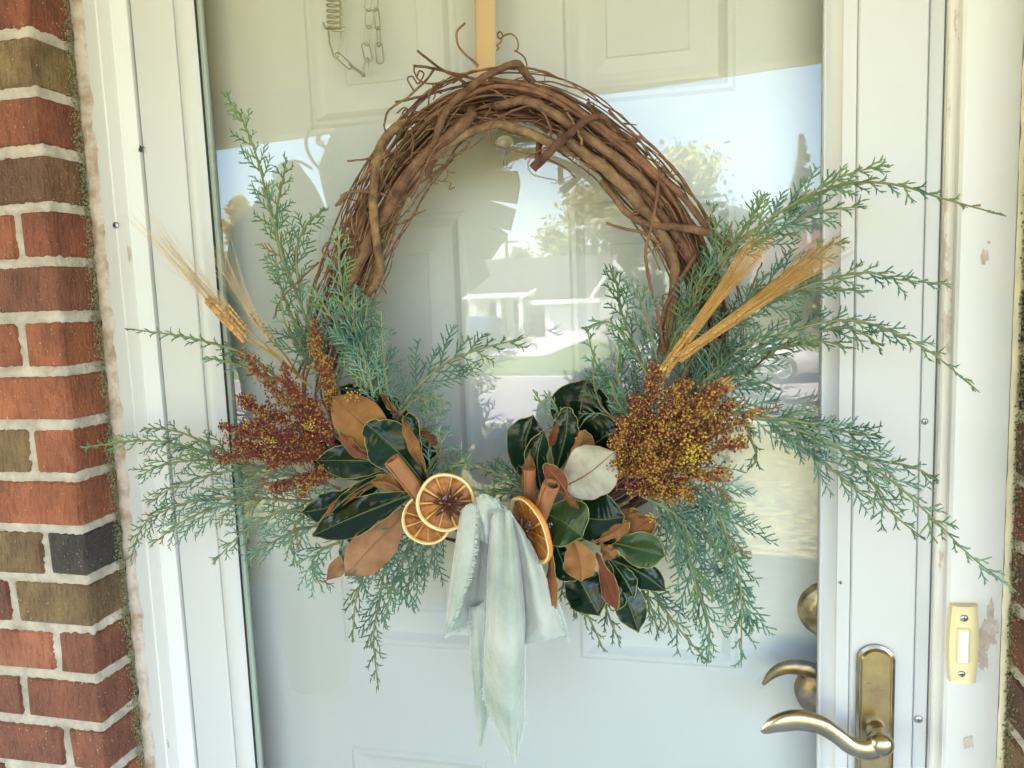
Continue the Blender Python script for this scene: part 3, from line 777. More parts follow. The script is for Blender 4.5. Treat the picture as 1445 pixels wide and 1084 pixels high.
# strands that stand out
YF = YV-.030
vine([(506,424,YF+.02),(520,412,YF),(532,396,YF),(536,366,YF-.002),(529,319,YF-.004),(527,269,YF-.004),(539,203,YF),(572,173,YF+.01),(616,158,YF+.02),(670,150,YF+.03)], .0056, 70, 'bark', seg=10, taper=(.8, .9))
vine([(669,157,YF),(649,180,YF),(592,228,YF),(549,296,YF+.004),(520,340,YF+.006),(499,375,YF+.01),(480,430,YF+.016)], .0064, 60, 'bark_tan', seg=12)
vine([(539,318,YF+.008),(560,285,YF+.006),(582,253,YF+.004),(632,205,YF+.004),(692,177,YF+.006),(735,183,YF+.006),(790,206,YF+.006),(850,232,YF+.006),(900,290,YF+.008),(938,340,YF+.008),(955,385,YF+.008),(950,420,YF+.01)], .0052, 90, 'bark_tan', seg=12, taper=(.9, 1.0))
vine([(604,250,YF-.002),(612,205,YF-.006),(632,154,YF-.008),(659,127,YF-.006),(689,105,YF-.004),(726,90,YF-.002),(738,98,YF),(752,118,YF+.004)], .0043, 60, 'bark', seg=9, taper=(.8, .9))
vine([(752,238,YF-.004),(775,215,YF-.006),(816,178,YF-.006),(836,166,YF-.004),(852,165,YF-.002),(861,180,YF+.006)], .0050, 46, 'bark', seg=10, taper=(1, .6))
vine([(761,200,YF+.02),(760,215,YF+.016),(759,232,YF+.012)], .0033, 12, 'twig', seg=8)
vine([(1029,345,YF),(1000,328,YF-.004),(953,321,YF-.005),(920,318,YF-.004),(890,305,YF),(866,278,YF+.006),(850,255,YF+.012)], .0042, 60, 'bark_tan', seg=9, taper=(1, .8))
vine([(790,190,YF+.004),(830,220,YF),(877,259,YF-.001),(910,297,YF),(937,335,YF),(951,369,YF),(953,405,YF+.002),(945,455,YF+.004),(935,500,YF+.01)], .0058, 80, 'bark_tan', seg=12)
vine([(885,250,YF+.01),(930,300,YF+.004),(965,350,YF+.004),(990,400,YF+.006),(1000,450,YF+.01)], .0050, 60, 'bark', seg=11)
vine([(700,150,YF+.002),(740,142,YF-.002),(780,160,YF-.002),(830,195,YF),(880,232,YF),(930,280,YF+.004)], .0050, 60, 'bark_tan', seg=11)
vine([(480,440,YF+.01),(498,395,YF+.006),(520,345,YF+.006),(560,268,YF+.006),(605,215,YF+.01)], .0058, 60, 'bark', seg=11)
vine([(690,112,YF+.004),(740,120,YF),(790,138,YF-.001),(850,180,YF),(905,225,YF),(955,270,YF),(985,305,YF+.003),(1008,345,YF+.006)], .0030, 80, 'twig', seg=8)
vine([(600,170,YF+.004),(650,140,YF),(700,122,YF-.004),(760,132,YF-.002),(820,165,YF),(880,212,YF),(930,255,YF),(960,300,YF+.006)], .0026, 80, 'twig', seg=8)
# loose twigs: (points, radius)
TW = [([(589,71,YF),(614,92,YF),(640,108,YF),(668,124,YF+.004)], .0017), ([(584,92,YF),(614,97,YF-.002),(652,107,YF),(690,118,YF)], .0017), ([(584,92,YF),(585,104,YF),(600,118,YF),(640,116,YF)], .0010),
      ([(657,32,YF),(645,44,YF),(647,65,YF-.002),(659,80,YF),(676,92,YF+.004)], .0014), ([(558,144,YF),(600,135,YF),(650,122,YF),(700,116,YF)], .0015),
      ([(541,178,YF),(550,155,YF-.003),(575,138,YF),(600,115,YF),(614,95,YF)], .0013), ([(541,178,YF+.003),(545,200,YF),(540,245,YF),(530,290,YF)], .0012),
      ([(490,227,YF),(515,225,YF),(540,222,YF),(562,210,YF)], .0012), ([(505,258,YF),(518,244,YF),(530,232,YF),(545,220,YF)], .0015), ([(474,290,YF-.004),(486,275,YF-.006),(505,270,YF-.004),(528,272,YF),(545,275,YF+.004)], .0019), ([(478,288,YF-.004),(488,278,YF-.005)], .0022),
      ([(929,258,YF-.006),(924,290,YF-.008),(920,316,YF-.010),(912,345,YF-.010),(911,365,YF-.010),(916,395,YF-.010),(923,425,YF-.010),(930,455,YF-.008),(937,495,YF)], .0021), ([(856,315,YF-.003),(880,322,YF-.003),(907,329,YF-.003),(929,342,YF),(950,360,YF+.004)], .0018),
      ([(911,360,YF-.010),(925,350,YF-.008),(935,342,YF-.006)], .0014), ([(981,360,YF-.004),(970,378,YF-.004),(955,405,YF-.002),(945,440,YF),(938,480,YF)], .0030), ([(932,470,YF-.004),(936,440,YF-.004),(950,410,YF-.004),(958,395,YF)], .0020),
      ([(702,167,YF-.006),(690,182,YF-.010),(690,196,YF-.010),(700,206,YF-.008),(725,213,YF-.006),(751,219,YF-.004),(780,228,YF),(800,239,YF),(812,250,YF)], .0011), ([(702,167,YF-.006),(720,158,YF-.006),(745,150,YF-.002),(770,152,YF)], .0014),
      ([(1052,530,YF),(1070,514,YF-.01),(1085,500,YF-.015)], .0013), ([(386,450,YF),(395,425,YF),(418,400,YF),(450,370,YF)], .0012), ([(1075,370,YF),(1065,395,YF),(1050,430,YF)], .0010),
      ([(740,225,YF),(780,205,YF-.004),(800,216,YF),(840,240,YF)], .0010), ([(560,300,YF-.004),(548,330,YF-.006),(540,350,YF)], .0013), ([(545,415,YF),(538,404,YF),(510,400,YF)], .0007), ([(640,185,YF),(610,215,YF-.008),(590,260,YF-.008),(580,280,YF)], .0014),
      ([(553,365,YF),(556,348,YF),(550,330,YF)], .0008), ([(470,370,YF),(455,355,YF),(465,340,YF),(490,335,YF)], .0011), ([(455,365,YF),(470,350,YF),(500,320,YF)], .0010), ([(905,262,YF-.004),(918,268,YF-.006),(935,290,YF-.004)], .0016), ([(800,158,YF-.004),(815,185,YF-.006),(822,205,YF-.004)], .0014),
      ([(760,150,YF-.004),(775,175,YF-.006),(778,195,YF)], .0013), ([(700,215,YF+.02),(690,270,YF+.03)], .0001)]
for px, r in TW[:-1]:
    vine([(a, b, c-.002) for a, b, c in px], r, 26, random.choice(['twig', 'twig', 'bark']), seg=6, taper=(.8, 1), wob=1.0)
# short stubs and spurs all along the ring
random.seed(5)
for i in range(80):
    t = random.choice((R(.02, .56), R(.16, .34))); p, nn = ring_pt(t); off = R(-40, 40); sg = random.choice((-1, 1)); L = R(10, 40)
    q, _ = ring_pt((t+R(-.03, .03)) % 1)
    d = nn*sg*.6 + (q-p)/max(1, np.linalg.norm(q-p))*.9; d /= np.linalg.norm(d)
    a = p+nn*off; b = a+d*L*.5+nn*R(-3, 3); c = a+d*L
    y0 = YF + R(-.004, .012)
    vine([(a[0], a[1], y0+.004), (b[0], b[1], y0-.003), (c[0], c[1], y0-.005)], R(.0006, .0013), 12, 'twig', seg=5, taper=(1.1, .6))
# curled tendrils
def curl(px, r=.0007):
    mb = MB(); mb.tube([at(*p) for p in crom(px, 44)], r, 5); return mb.build('tendril', M['twig'], W)
y = YF-.002
curl([(743,97,y),(743,90,y),(739,80,y),(728,72,y),(727,73,y-.003),(731,68,y),(730,56,y),(722,48,y),(712,50,y),(705,55,y),(702,48,y),(706,45,y-.003),(709,50,y),(706,60,y),(701,64,y),(704,67,y-.003),(701,71,y)], .0009)
curl([(606,240,y),(622,232,y),(632,245,y),(625,256,y),(615,254,y),(614,259,y-.002),(619,258,y)], .0007)
curl([(625,232,y),(634,243,y),(642,244,y)], .0007); curl([(626,256,y),(636,258,y),(634,267,y),(642,264,y)], .0006)
curl([(585,130,y),(575,112,y),(582,108,y),(590,118,y),(598,105,y),(592,100,y),(588,108,y)], .0009)
curl([(560,160,y),(570,152,y),(578,158,y),(568,162,y),(572,155,y),(590,158,y),(610,157,y)], .0008)
for (u, v) in ((950,243),(1027,328),(940,420),(957,350),(805,222),(928,228),(898,300)):
    k = R(.8, 1.2); a0 = R(0, 6)
    curl([(u+math.cos(a0+a*.9)*(5.5-a*.45)*k, v+math.sin(a0+a*.9)*(5.5-a*.45)*k, y-.0006*a) for a in range(9)], .0006)
# fine fibres
for i in range(16):
    p, nn = ring_pt(R(.05, .5)); a = R(0, 6.3); o = R(-42, 42); L = R(12, 36)
    u, v = p+nn*o
    curl([(u, v, y+.004), (u+L*.4*math.cos(a)+R(-5, 5), v+L*.4*math.sin(a)+R(-5, 5), y-.005), (u+L*math.cos(a), v+L*math.sin(a), y-.006)], .0004)

# ---- cedar
def fern(px, length=34, dens=1.0, mtl='cedar', sub=9, spread=1.0, green=.0, flat=1.0, wood=.25, r=.00090, seed=None, tip=.25):
    """cedar spray: px = stem points (u, v, y) from base to tip; length = longest side branchlet in pixels"""
    if seed is not None: random.seed(seed)
    n = 40; c = [at(*p) for p in crom(px, n)]
    Ltot = sum((c[i+1]-c[i]).length for i in range(n-1))
    mb = MB()
    rad = [.0010*(1-i/(n-1))**.8 + .0007 for i in range(n)]
    k = max(2, int(n*wood)); 
    if wood > 0: mb.tube(c[:k+1], rad[:k+1], 6, 2)
    mb.tube(c[k:], rad[k:], 6, 1)
    S = .00077
    def scale_tube(a, b, bend, r0, mi, nseg=4):
        pts = []; rr = []
        for i in range(nseg*2+1):
            f = i/(nseg*2); pts.append(a.lerp(b, f) + bend*(f*(1-f)*2)); rr.append(r0*(1-.72*f**1.6)*(1.18 if i % 2 else .74))
        mb.tube(pts, rr, 4, mi, caps=False)
    step = .0082/dens; m = int(Ltot/step)
    for i in range(m):
        f = (i+.5)/m
        fi = f*(n-1); j = min(int(fi), n-2); p = c[j].lerp(c[j+1], fi-j); t = (c[min(j+2, n-1)]-c[max(j-1, 0)]).normalized()
        view = V((CAM[0], CAM[1], CAM[2])) - p; view.normalize()
        side = t.cross(view).normalized()*(1 if i % 2 else -1)
        roll = R(-.9, .9)*flat; side = (side*math.cos(roll) + view*math.sin(roll)).normalized()
        prof = min(1, .45+f*2.2)*(1-f)**.62 + tip*.35
        L = length*S*prof*R(.55, 1.5)
        if L < .003: continue
        ang = R(.48, .82)*spread
        d = (t*math.cos(ang) + side*math.sin(ang)).normalized()
        e = p + d*L + t*L*.12 + V((0, 0, -.10*L))
        rn = random.random(); mi = 3 if rn < green + max(0, f-.55)*1.1 else (4 if rn > .985 else 0)
        scale_tube(p, e, side*L*.10, r*1.06, mi, max(3, int(L/.005)))
        ns = int(max(1, L/.0036)); axis = d.cross(side); 
        s2 = (side - d*side.dot(d)).normalized()
        for q in range(ns):
            g = (q+.7)/(ns+.6); a = p.lerp(e, g) + side*L*.10*(g*(1-g)*2); sg = 1 if q % 2 else -1
            l2 = (1-g*.65)*R(.45, 1.25)*min(.020, .006+L*.36)
            an = R(.5, .85); nv = d.cross(s2)
            dd = (d*math.cos(an) + (s2*math.cos(R(-.6, .6)) + nv*R(-.55, .55))*sg*math.sin(an)).normalized()
            b = a + dd*l2
            scale_tube(a, b, d*l2*.12, r*.95, mi, 3)
            if l2 > .009:
                for z in (.35, .62):
                    a2 = a.lerp(b, z); dd2 = (dd*.75 + d*.45*R(.2, 1) - s2*sg*.25*R(-1, 1)).normalized()
                    scale_tube(a2, a2+dd2*l2*.42, V((0, 0, 0)), r*.85, mi, 2)
    # tip
    scale_tube(c[-3], c[-1] + (c[-1]-c[-3])*.2, V((0, 0, 0)), r*1.3, 3 if green > .4 else 0, 5)
    return mb.build('cedar_sprig', [M['cedar'], M['cedar_stem'], M['cedar_wood'], M['cedar_green'], M['cedar_brown']], W)
A, B_, C_ = -.075, -.085, -.095
FERN = [
 # left upper tall sprig and its sisters
 ([(452,520,A),(428,440,A),(402,372,A),(382,300,A),(366,235,A),(345,175,A),(318,134,A)], 46, dict(green=.55, wood=.05, dens=1.1)),
 ([(410,400,A),(392,340,A),(392,290,A),(400,250,A),(404,222,A)], 30, dict(green=.6, wood=0)),
 ([(425,420,A),(418,360,A),(432,318,A),(460,294,A)], 34, dict(green=.5, wood=0)),
 ([(425,480,A),(405,430,A),(392,390,A),(388,360,A)], 34, dict(wood=0)),
 ([(440,520,A),(420,490,A),(402,455,A),(396,420,A)], 36, dict(wood=0)),
 ([(520,560,B_),(505,500,B_),(490,440,B_),(480,390,B_),(478,322,B_)], 50, dict(green=.35, wood=0, dens=1.2)),
 ([(525,560,B_),(500,500,B_),(470,450,B_),(440,405,B_)], 56, dict(dens=1.3, wood=0)),
 ([(530,570,B_),(515,510,B_),(500,460,B_),(500,405,B_)], 56, dict(dens=1.3, wood=0)),
 ([(540,570,B_),(530,520,B_),(515,470,B_),(520,420,B_)], 46, dict(dens=1.2, wood=0)),
 ([(550,590,B_),(545,540,B_),(540,490,B_),(538,440,B_)], 36, dict(dens=1.2, wood=0)),
 ([(480,560,A),(462,510,A),(440,480,A),(415,455,A)], 46, dict(wood=0, dens=1.2)),
 ([(555,590,C_),(590,545,C_),(630,512,C_),(680,492,C_),(736,478,C_)], 56, dict(wood=.1, flat=.5, dens=.9, seed=3)),
 ([(560,590,C_),(585,565,C_),(612,560,C_),(632,570,C_)], 34, dict(wood=.1, flat=.5)),
 ([(570,640,B_),(590,610,B_),(605,590,B_),(598,560,B_)], 34, dict(wood=0)),
 ([(590,690,B_),(612,650,B_),(622,630,B_),(618,605,B_)], 34, dict(wood=0)),
 ([(600,690,B_),(630,668,B_),(650,655,B_),(660,650,B_)], 30, dict(wood=.2)),
 # left side
 ([(420,560,A),(355,505,A),(290,482,A),(240,472,A),(178,464,A)], 24, dict(wood=.05, green=.2, tip=.12)),
 ([(400,540,A),(350,520,A),(310,508,A),(288,505,A)], 26, dict(wood=0)),
 ([(480,690,A),(405,668,A),(330,650,A),(270,632,A),(215,622,A),(165,625,A),(116,632,A)], 40, dict(wood=.35, green=.3, dens=1.1, tip=.2)),
 ([(360,655,A),(310,635,A),(260,612,A),(225,605,A),(200,606,A)], 32, dict(wood=0, green=.2)),
 ([(350,660,A),(300,650,A),(250,652,A),(215,662,A),(196,674,A)], 40, dict(wood=0, green=.2)),
 ([(340,662,A),(290,672,A),(240,690,A),(208,712,A)], 40, dict(wood=0)),
 ([(480,708,A),(410,706,A),(340,702,A),(280,706,A),(230,722,A),(200,745,A),(184,792,A)], 44, dict(wood=.35, green=.25, dens=1.1)),
 ([(370,705,A),(310,715,A),(260,735,A),(212,770,A)], 44, dict(wood=0, green=.2)),
 ([(460,720,A),(400,722,A),(350,745,A),(300,795,A)], 42, dict(wood=.1, green=.25)),
 ([(440,680,A),(380,682,A),(330,690,A),(285,690,A)], 40, dict(wood=.1)),
 ([(430,670,A),(390,665,A),(350,676,A)], 34, dict(wood=.1)),
 ([(490,740,A),(430,745,A),(385,765,A),(352,790,A)], 46, dict(wood=.1, dens=1.1)),
 ([(500,760,A),(455,775,A),(440,800,A),(455,830,A)], 44, dict(wood=.05, dens=1.1)),
 ([(470,700,A),(430,725,A),(410,760,A),(420,800,A)], 40, dict(wood=.05)),
 # below left
 ([(560,740,A),(545,790,A),(535,850,A),(527,900,A),(534,972,A)], 36, dict(wood=.05, green=.3, dens=1.2)),
 ([(530,760,A),(515,805,A),(502,850,A),(497,905,A)], 34, dict(wood=.05, green=.2)),
 ([(590,740,A),(575,780,A),(555,825,A),(542,880,A)], 52, dict(wood=.05, dens=1.3)),
 ([(610,740,A),(598,780,A),(580,815,A),(572,850,A)], 50, dict(wood=.05, dens=1.2)),
 ([(570,730,B_),(545,760,B_),(520,790,B_),(505,815,B_)], 46, dict(wood=.05, dens=1.2)),
 ([(625,750,A),(612,780,A),(603,810,A)], 40, dict(wood=.05, dens=1.2)),
 ([(585,738,C_),(560,742,C_),(540,748,C_)], 14, dict(wood=0)),
 # centre
 ([(770,700,B_),(735,688,B_),(700,668,B_),(660,656,B_),(628,660,B_)], 32, dict(wood=.05, green=.4, dens=1.2)),
 ([(765,705,C_),(720,695,C_),(690,700,C_),(655,718,C_)], 30, dict(wood=.05, green=.5, dens=1.2)),
 ([(760,690,B_),(730,675,B_),(700,655,B_)], 32, dict(wood=.05, green=.3, dens=1.2)),
 ([(765,710,B_),(735,705,B_),(712,690,B_)], 26, dict(wood=.05, green=.3, dens=1.2)),
 # right: top long ones
 ([(950,500,B_),(985,420,B_),(1030,355,B_),(1085,310,B_),(1150,270,B_),(1200,245,B_),(1252,233,B_)], 44, dict(wood=.02, green=.6, dens=1.1)),
 ([(1090,310,B_),(1150,275,B_),(1210,258,B_),(1270,262,B_),(1330,280,B_),(1416,304,B_)], 24, dict(wood=0, green=.5, tip=.10)),
 ([(985,420,B_),(1005,360,B_),(1010,325,B_),(1000,284,B_)], 26, dict(wood=0, green=.9)),
 ([(1010,390,B_),(1040,340,B_),(1062,305,B_),(1076,275,B_)], 30, dict(wood=0, green=.8)),
 ([(1030,370,B_),(1090,330,B_),(1150,300,B_),(1222,291,B_)], 40, dict(wood=0, green=.4)),
 ([(1000,470,A),(1060,420,A),(1110,385,A),(1160,350,A),(1195,340,A)], 44, dict(wood=0)),
 ([(1020,460,A),(1080,430,A),(1150,400,A),(1220,385,A),(1270,395,A),(1340,401,A)], 36, dict(wood=0, green=.2, dens=1.1)),
 ([(1080,420,A),(1130,412,A),(1180,408,A),(1225,412,A)], 30, dict(wood=0)),
 ([(960,560,A),(1020,520,A),(1080,485,A),(1140,460,A),(1200,452,A),(1250,465,A),(1310,495,A),(1378,550,A)], 38, dict(wood=.02, green=.3, dens=1.1, tip=.15)),
 ([(1060,500,A),(1110,490,A),(1160,482,A),(1200,492,A)], 32, dict(wood=0)),
 ([(1150,470,A),(1190,462,A),(1225,475,A),(1245,495,A)], 28, dict(wood=0)),
 ([(980,570,A),(1030,580,A),(1080,592,A),(1140,612,A),(1200,640,A),(1260,680,A),(1320,735,A),(1370,785,A),(1430,832,A)], 52, dict(wood=.02, green=.15, dens=1.1, tip=.12)),
 ([(1060,590,A),(1110,592,A),(1160,602,A),(1210,612,A),(1240,615,A)], 42, dict(wood=0)),
 ([(1080,600,A),(1130,630,A),(1170,660,A),(1210,690,A),(1245,712,A)], 42, dict(wood=0)),
 ([(1200,640,A),(1240,650,A),(1290,660,A),(1325,680,A)], 34, dict(wood=0, tip=.1)),
 ([(1190,640,A),(1230,680,A),(1255,720,A),(1305,762,A)], 34, dict(wood=0, tip=.1)),
 ([(1050,590,A),(1060,620,A),(1068,645,A),(1060,660,A)], 24, dict(wood=0)),
 # right: dense mass behind the wheat
 ([(950,560,A),(975,510,A),(1010,470,A),(1050,430,A),(1085,385,A)], 54, dict(wood=0, dens=1.3)),
 ([(960,560,A),(1000,520,A),(1050,490,A),(1085,470,A)], 54, dict(wood=0, dens=1.3)),
 ([(960,570,A),(1010,545,A),(1060,520,A),(1100,490,A)], 50, dict(wood=0, dens=1.2)),
 ([(980,560,B_),(1010,520,B_),(1040,495,B_),(1070,480,B_)], 40, dict(wood=0, dens=1.2)),
 ([(940,520,A),(955,450,A),(985,400,A),(1010,370,A)], 48, dict(wood=0, green=.4, dens=1.1)),
 ([(930,540,B_),(950,480,B_),(975,440,B_),(985,400,B_)], 44, dict(wood=0, green=.5)),
 ([(1040,545,A),(1075,540,A),(1100,550,A)], 20, dict(wood=.1)),
 # right inner
 ([(930,570,B_),(905,510,B_),(880,450,B_),(872,410,B_),(864,378,B_)], 40, dict(wood=0, green=.25, dens=1.1)),
 ([(935,540,B_),(920,480,B_),(905,430,B_),(890,395,B_)], 40, dict(wood=0, dens=1.1)),
 ([(920,540,B_),(890,490,B_),(860,455,B_),(822,464,B_)], 26, dict(wood=0, green=.3)),
 ([(900,590,A),(865,550,A),(840,510,A),(828,462,A)], 34, dict(wood=0, green=.2)),
 ([(895,590,B_),(880,555,B_),(870,520,B_),(880,480,B_)], 40, dict(wood=0, dens=1.2)),
 ([(880,600,A),(850,575,A),(838,540,A),(838,500,A)], 30, dict(wood=0)),
 ([(900,600,C_),(880,580,C_),(868,560,C_),(862,540,C_)], 30, dict(wood=0, dens=1.3)),
 ([(800,640,A),(785,600,A),(765,570,A),(752,550,A)], 20, dict(wood=.1, flat=.5)),
 ([(805,640,A),(795,600,A),(782,570,A),(774,555,A)], 24, dict(wood=.1)),
 # lower right
 ([(930,680,A),(975,730,A),(1020,790,A),(1050,850,A),(1060,890,A)], 60, dict(wood=.05, dens=1.2)),
 ([(950,680,A),(1000,720,A),(1030,770,A),(1045,830,A),(1046,938,A)], 60, dict(wood=.05, green=.15, dens=1.2)),
 ([(920,700,A),(960,770,A),(985,830,A),(1000,880,A),(1000,930,A)], 54, dict(wood=.05, green=.25, dens=1.1)),
 ([(930,690,B_),(960,730,B_),(975,790,B_),(985,850,B_)], 56, dict(wood=.05, dens=1.2)),
 ([(960,670,B_),(1000,700,B_),(1020,740,B_),(1040,800,B_)], 50, dict(wood=.05, dens=1.1)),
 ([(970,660,B_),(1015,675,B_),(1030,720,B_)], 44, dict(wood=.05, dens=1.1)),
 ([(890,790,A),(925,840,A),(960,890,A),(1000,935,A)], 34, dict(wood=0, green=.3)),
 ([(880,790,A),(905,830,A),(920,860,A),(930,900,A)], 34, dict(wood=0)),
 ([(800,800,A),(815,840,A),(835,880,A),(853,920,A)], 30, dict(wood=0, green=.2)),
 ([(840,820,A),(852,850,A),(865,885,A),(876,908,A)], 28, dict(wood=0, green=.2)),
 ([(790,800,A),(802,835,A),(812,870,A)], 30, dict(wood=0)),
 ([(905,700,C_),(945,720,C_),(970,750,C_),(985,790,C_)], 44, dict(wood=.05, dens=1.2)),
]
random.seed(21)
for px, L, kw in FERN:
    dz = R(-.006, .006)
    fern([(a, b, c+dz-(.022 if i > len(px)*.4 else .0)*min(1, i/len(px))) for i, (a, b, c) in enumerate(px)], L, **kw)

# ---- magnolia leaves
def leaf(mid, wl, wr, face, n=54, dl=.0, dr=.0, wave=1.0, vein=True, tipw=.0, cup=.95, power=1.08, seed=0):
    """mid = midrib points (u, v, y) from tip to base; wl / wr = half widths in pixels to the left / right of that direction;
       dl / dr = how far each margin comes forward (m)"""
    random.seed(seed*17+3)
    c = crom(mid, n); S = .00075; top = []; s0 = R(0, 60); k = 11
    for i, p in enumerate(c):
        f = i/(n-1)
        q0 = c[max(i-1, 0)]; q1 = c[min(i+1, n-1)]; d = np.array([q1[0]-q0[0], q1[1]-q0[1]]); d /= max(1e-6, np.linalg.norm(d)); nr = np.array([d[1], -d[0]])
        ff = min(1, f*.985+.004); prof = math.sin(PI*ff**.80)**power * min(1, .25+ff*6.5)**.6; prof = max(prof, (tipw*min(1, .35+f*14)) if f < .5 else .03)
        row = []
        for j in range(k):
            g = j/(k-1)*2-1; w = 1.07*(wl if g < 0 else wr)*prof
            wv = wave*(3.4*nz(f*4.5, s0, g*1.3)+1.5*nz(f*11, s0+4, g))*abs(g)**1.5*min(1, f*5)
            u = p[0]+nr[0]*(g*w + wv*.9); v = p[1]+nr[1]*(g*w + wv*.9)
            dep = (dl if g < 0 else dr)*abs(g)**1.6*prof + wave*.0062*nz(f*4.2, g*1.5, s0+8)*abs(g) - cup*.006*(abs(g)**.8)*prof
            dep += .00030*math.sin(2*PI*(f*11 - abs(g)*1.5 + .3*nz(g*2, s0)))*min(1, abs(g)*4)*(1-abs(g)**3)*(1.6 if face in 'bfp' else 1)
            if abs(g) < 1e-6: dep += .0006
            row.append(at(u, v, p[2] - dep*(-1) * -1))
        top.append(row)
    bot = [[p + V((0, .0007, 0)) for p in r] for r in top]
    mb = MB(); 
    mats = {'g': ('leaf_top', 'leaf_under'), 'l': ('leaf_light', 'leaf_under'), 'b': ('leaf_under', 'leaf_top'), 'p': ('leaf_pale', 'leaf_top'), 'f': ('leaf_fade', 'leaf_top')}[face]
    mb.grid(top, 0); mb.grid([r[::-1] for r in bot], 1)
    m = len(top); per = [r[0] for r in top] + [top[-1][j] for j in range(1, k)] + [r[-1] for r in top[-2::-1]] + [top[0][j] for j in range(k-2, 0, -1)]
    per = [p + V((0, .0003, 0)) for p in per]
    mb.tube(per, .00042 if face in 'gl' else .00036, 5, 2, closed=True)
    if vein:
        cen = [r[k//2] + V((0, -.0002, 0)) for r in top]
        mb.tube(cen, [.0003+.0007*(i/(n-1)) for i in range(n)], 5, 3, caps=False)
    vm = M['midrib'] if face in 'gl' else M['midrib_brown']
    return mb.build('magnolia_leaf', [M[mats[0]], M[mats[1]], M['leaf_edge'] if face in 'gl' or (face == 'b' and seed % 2) else M['midrib_brown'], vm], W)
LV = [ # midrib tip->base, half widths, face, depth
 ([(477,546),(520,570),(580,606)], 20, 20, 'g', -.078, {}),
 ([(510,560),(530,575),(570,612)], 9, 16, 'g', -.086, {}),
 ([(536,555),(560,595),(598,655)], 24, 20, 'g', -.088, {}),
 ([(537,557),(552,574),(572,596)], 4, 4, 'b', -.097, dict(vein=False)),
 ([(469,560),(512,600),(575,655)], 30, 32, 'b', -.104, dict(cup=.2)),
 ([(478,607),(500,634),(535,650)], 8, 6, 'b', -.113, dict(vein=False)),
 ([(585,622),(604,645),(603,690)], 12, 12, 'g', -.080, {}),
 ([(588,604),(606,625),(610,655)], 15, 12, 'b', -.072, {}),
 ([(517,598),(560,636),(606,692)], 34, 30, 'g', -.118, dict(tipw=.45, cup=.5)),
 ([(568,591),(578,600),(592,640)], 10, 12, 'g', -.119, dict(tipw=.3)),
 ([(568,593),(583,628),(602,672)], 8, 7, 'b', -.124, dict(vein=False)),
 ([(428,627),(480,652),(560,672)], 24, 26, 'g', -.090, {}),
 ([(446,650),(505,650),(575,652)], 24, 22, 'g', -.101, {}),
 ([(424,724),(475,712),(555,672)], 20, 18, 'g', -.097, {}),
 ([(456,732),(490,704),(545,672)], 4, 7, 'b', -.109, dict(vein=False)),
 ([(462,728),(500,694),(550,664)], 7, 8, 'g', -.111, {}),
 ([(441,756),(505,727),(590,694)], 26, 24, 'g', -.113, dict(tipw=.2)),
 ([(484,796),(497,762),(530,730)], 12, 12, 'g', -.101, {}),
 ([(500,738),(520,730),(560,715)], 14, 14, 'g', -.098, {}),
 ([(487,813),(528,768),(580,715)], 30, 27, 'f', -.106, dict(cup=.2)),
 ([(461,819),(482,798),(530,765)], 9, 11, 'f', -.097, {}),
 ([(522,680),(550,682),(575,700)], 10, 10, 'b', -.106, {}),
 # right cluster
 ([(828,534),(818,585),(808,655)], 40, 42, 'g', -.075, dict(cup=.5)),
 ([(878,602),(845,622),(805,655)], 34, 36, 'g', -.083, dict(cup=.5)),
 ([(752,586),(742,630),(752,700)], 26, 24, 'g', -.082, {}),
 ([(801,575),(798,615),(783,670)], 20, 16, 'g', -.096, dict(tipw=.45)),
 ([(788,595),(780,620),(766,645)], 5, 5, 'b', -.098, dict(vein=False)),
 ([(767,608),(758,650),(766,705)], 16, 15, 'g', -.103, dict(tipw=.25)),
 ([(748,640),(747,685),(762,740)], 9, 9, 'b', -.107, dict(vein=False)),
 ([(826,607),(820,625),(800,655)], 15, 16, 'b', -.093, {}),
 ([(868,637),(828,670),(785,692)], 37, 37, 'p', -.118, dict(cup=.5, power=1.1)),
 ([(768,655),(787,677),(803,700)], 14, 12, 'b', -.125, dict(tipw=.35)),
 ([(817,718),(802,703),(790,685)], 5, 6, 'b', -.126, dict(vein=False)),
 ([(822,757),(797,738),(765,722)], 36, 32, 'l', -.122, dict(cup=.6, power=1.0)),
 ([(881,729),(845,733),(785,725)], 34, 36, 'g', -.105, {}),
 ([(889,736),(865,752),(835,765)], 14, 13, 'b', -.103, {}),
 ([(926,732),(895,750),(858,772)], 17, 16, 'b', -.094, {}),
 ([(902,722),(885,728),(860,735)], 9, 9, 'b', -.092, dict(vein=False)),
 ([(868,788),(858,778),(846,768)], 10, 10, 'b', -.108, dict(vein=False)),
 ([(938,785),(905,775),(860,765)], 24, 24, 'l', -.107, dict(power=1.0)),
 ([(940,834),(900,806),(850,785)], 18, 18, 'g', -.096, {}),
 ([(777,884),(779,835),(776,768)], 7, 8, 'b', -.128, dict(vein=False)),
 ([(813,819),(795,795),(783,765)], 22, 20, 'g', -.116, dict(tipw=.3)),
 ([(820,820),(819,792),(808,756)], 21, 24, 'b', -.122, dict(tipw=.18)),
 ([(846,869),(825,830),(805,785)], 30, 28, 'g', -.107, {}),
 ([(871,862),(858,825),(842,780)], 11, 11, 'b', -.113, dict(vein=False)),
 ([(901,893),(884,845),(850,790)], 22, 20, 'g', -.101, {}),
 ([(895,844),(880,815),(858,785)], 13, 12, 'g', -.103, {}),
 ([(875,860),(872,840),(858,800)], 10, 12, 'g', -.106, {}),
]
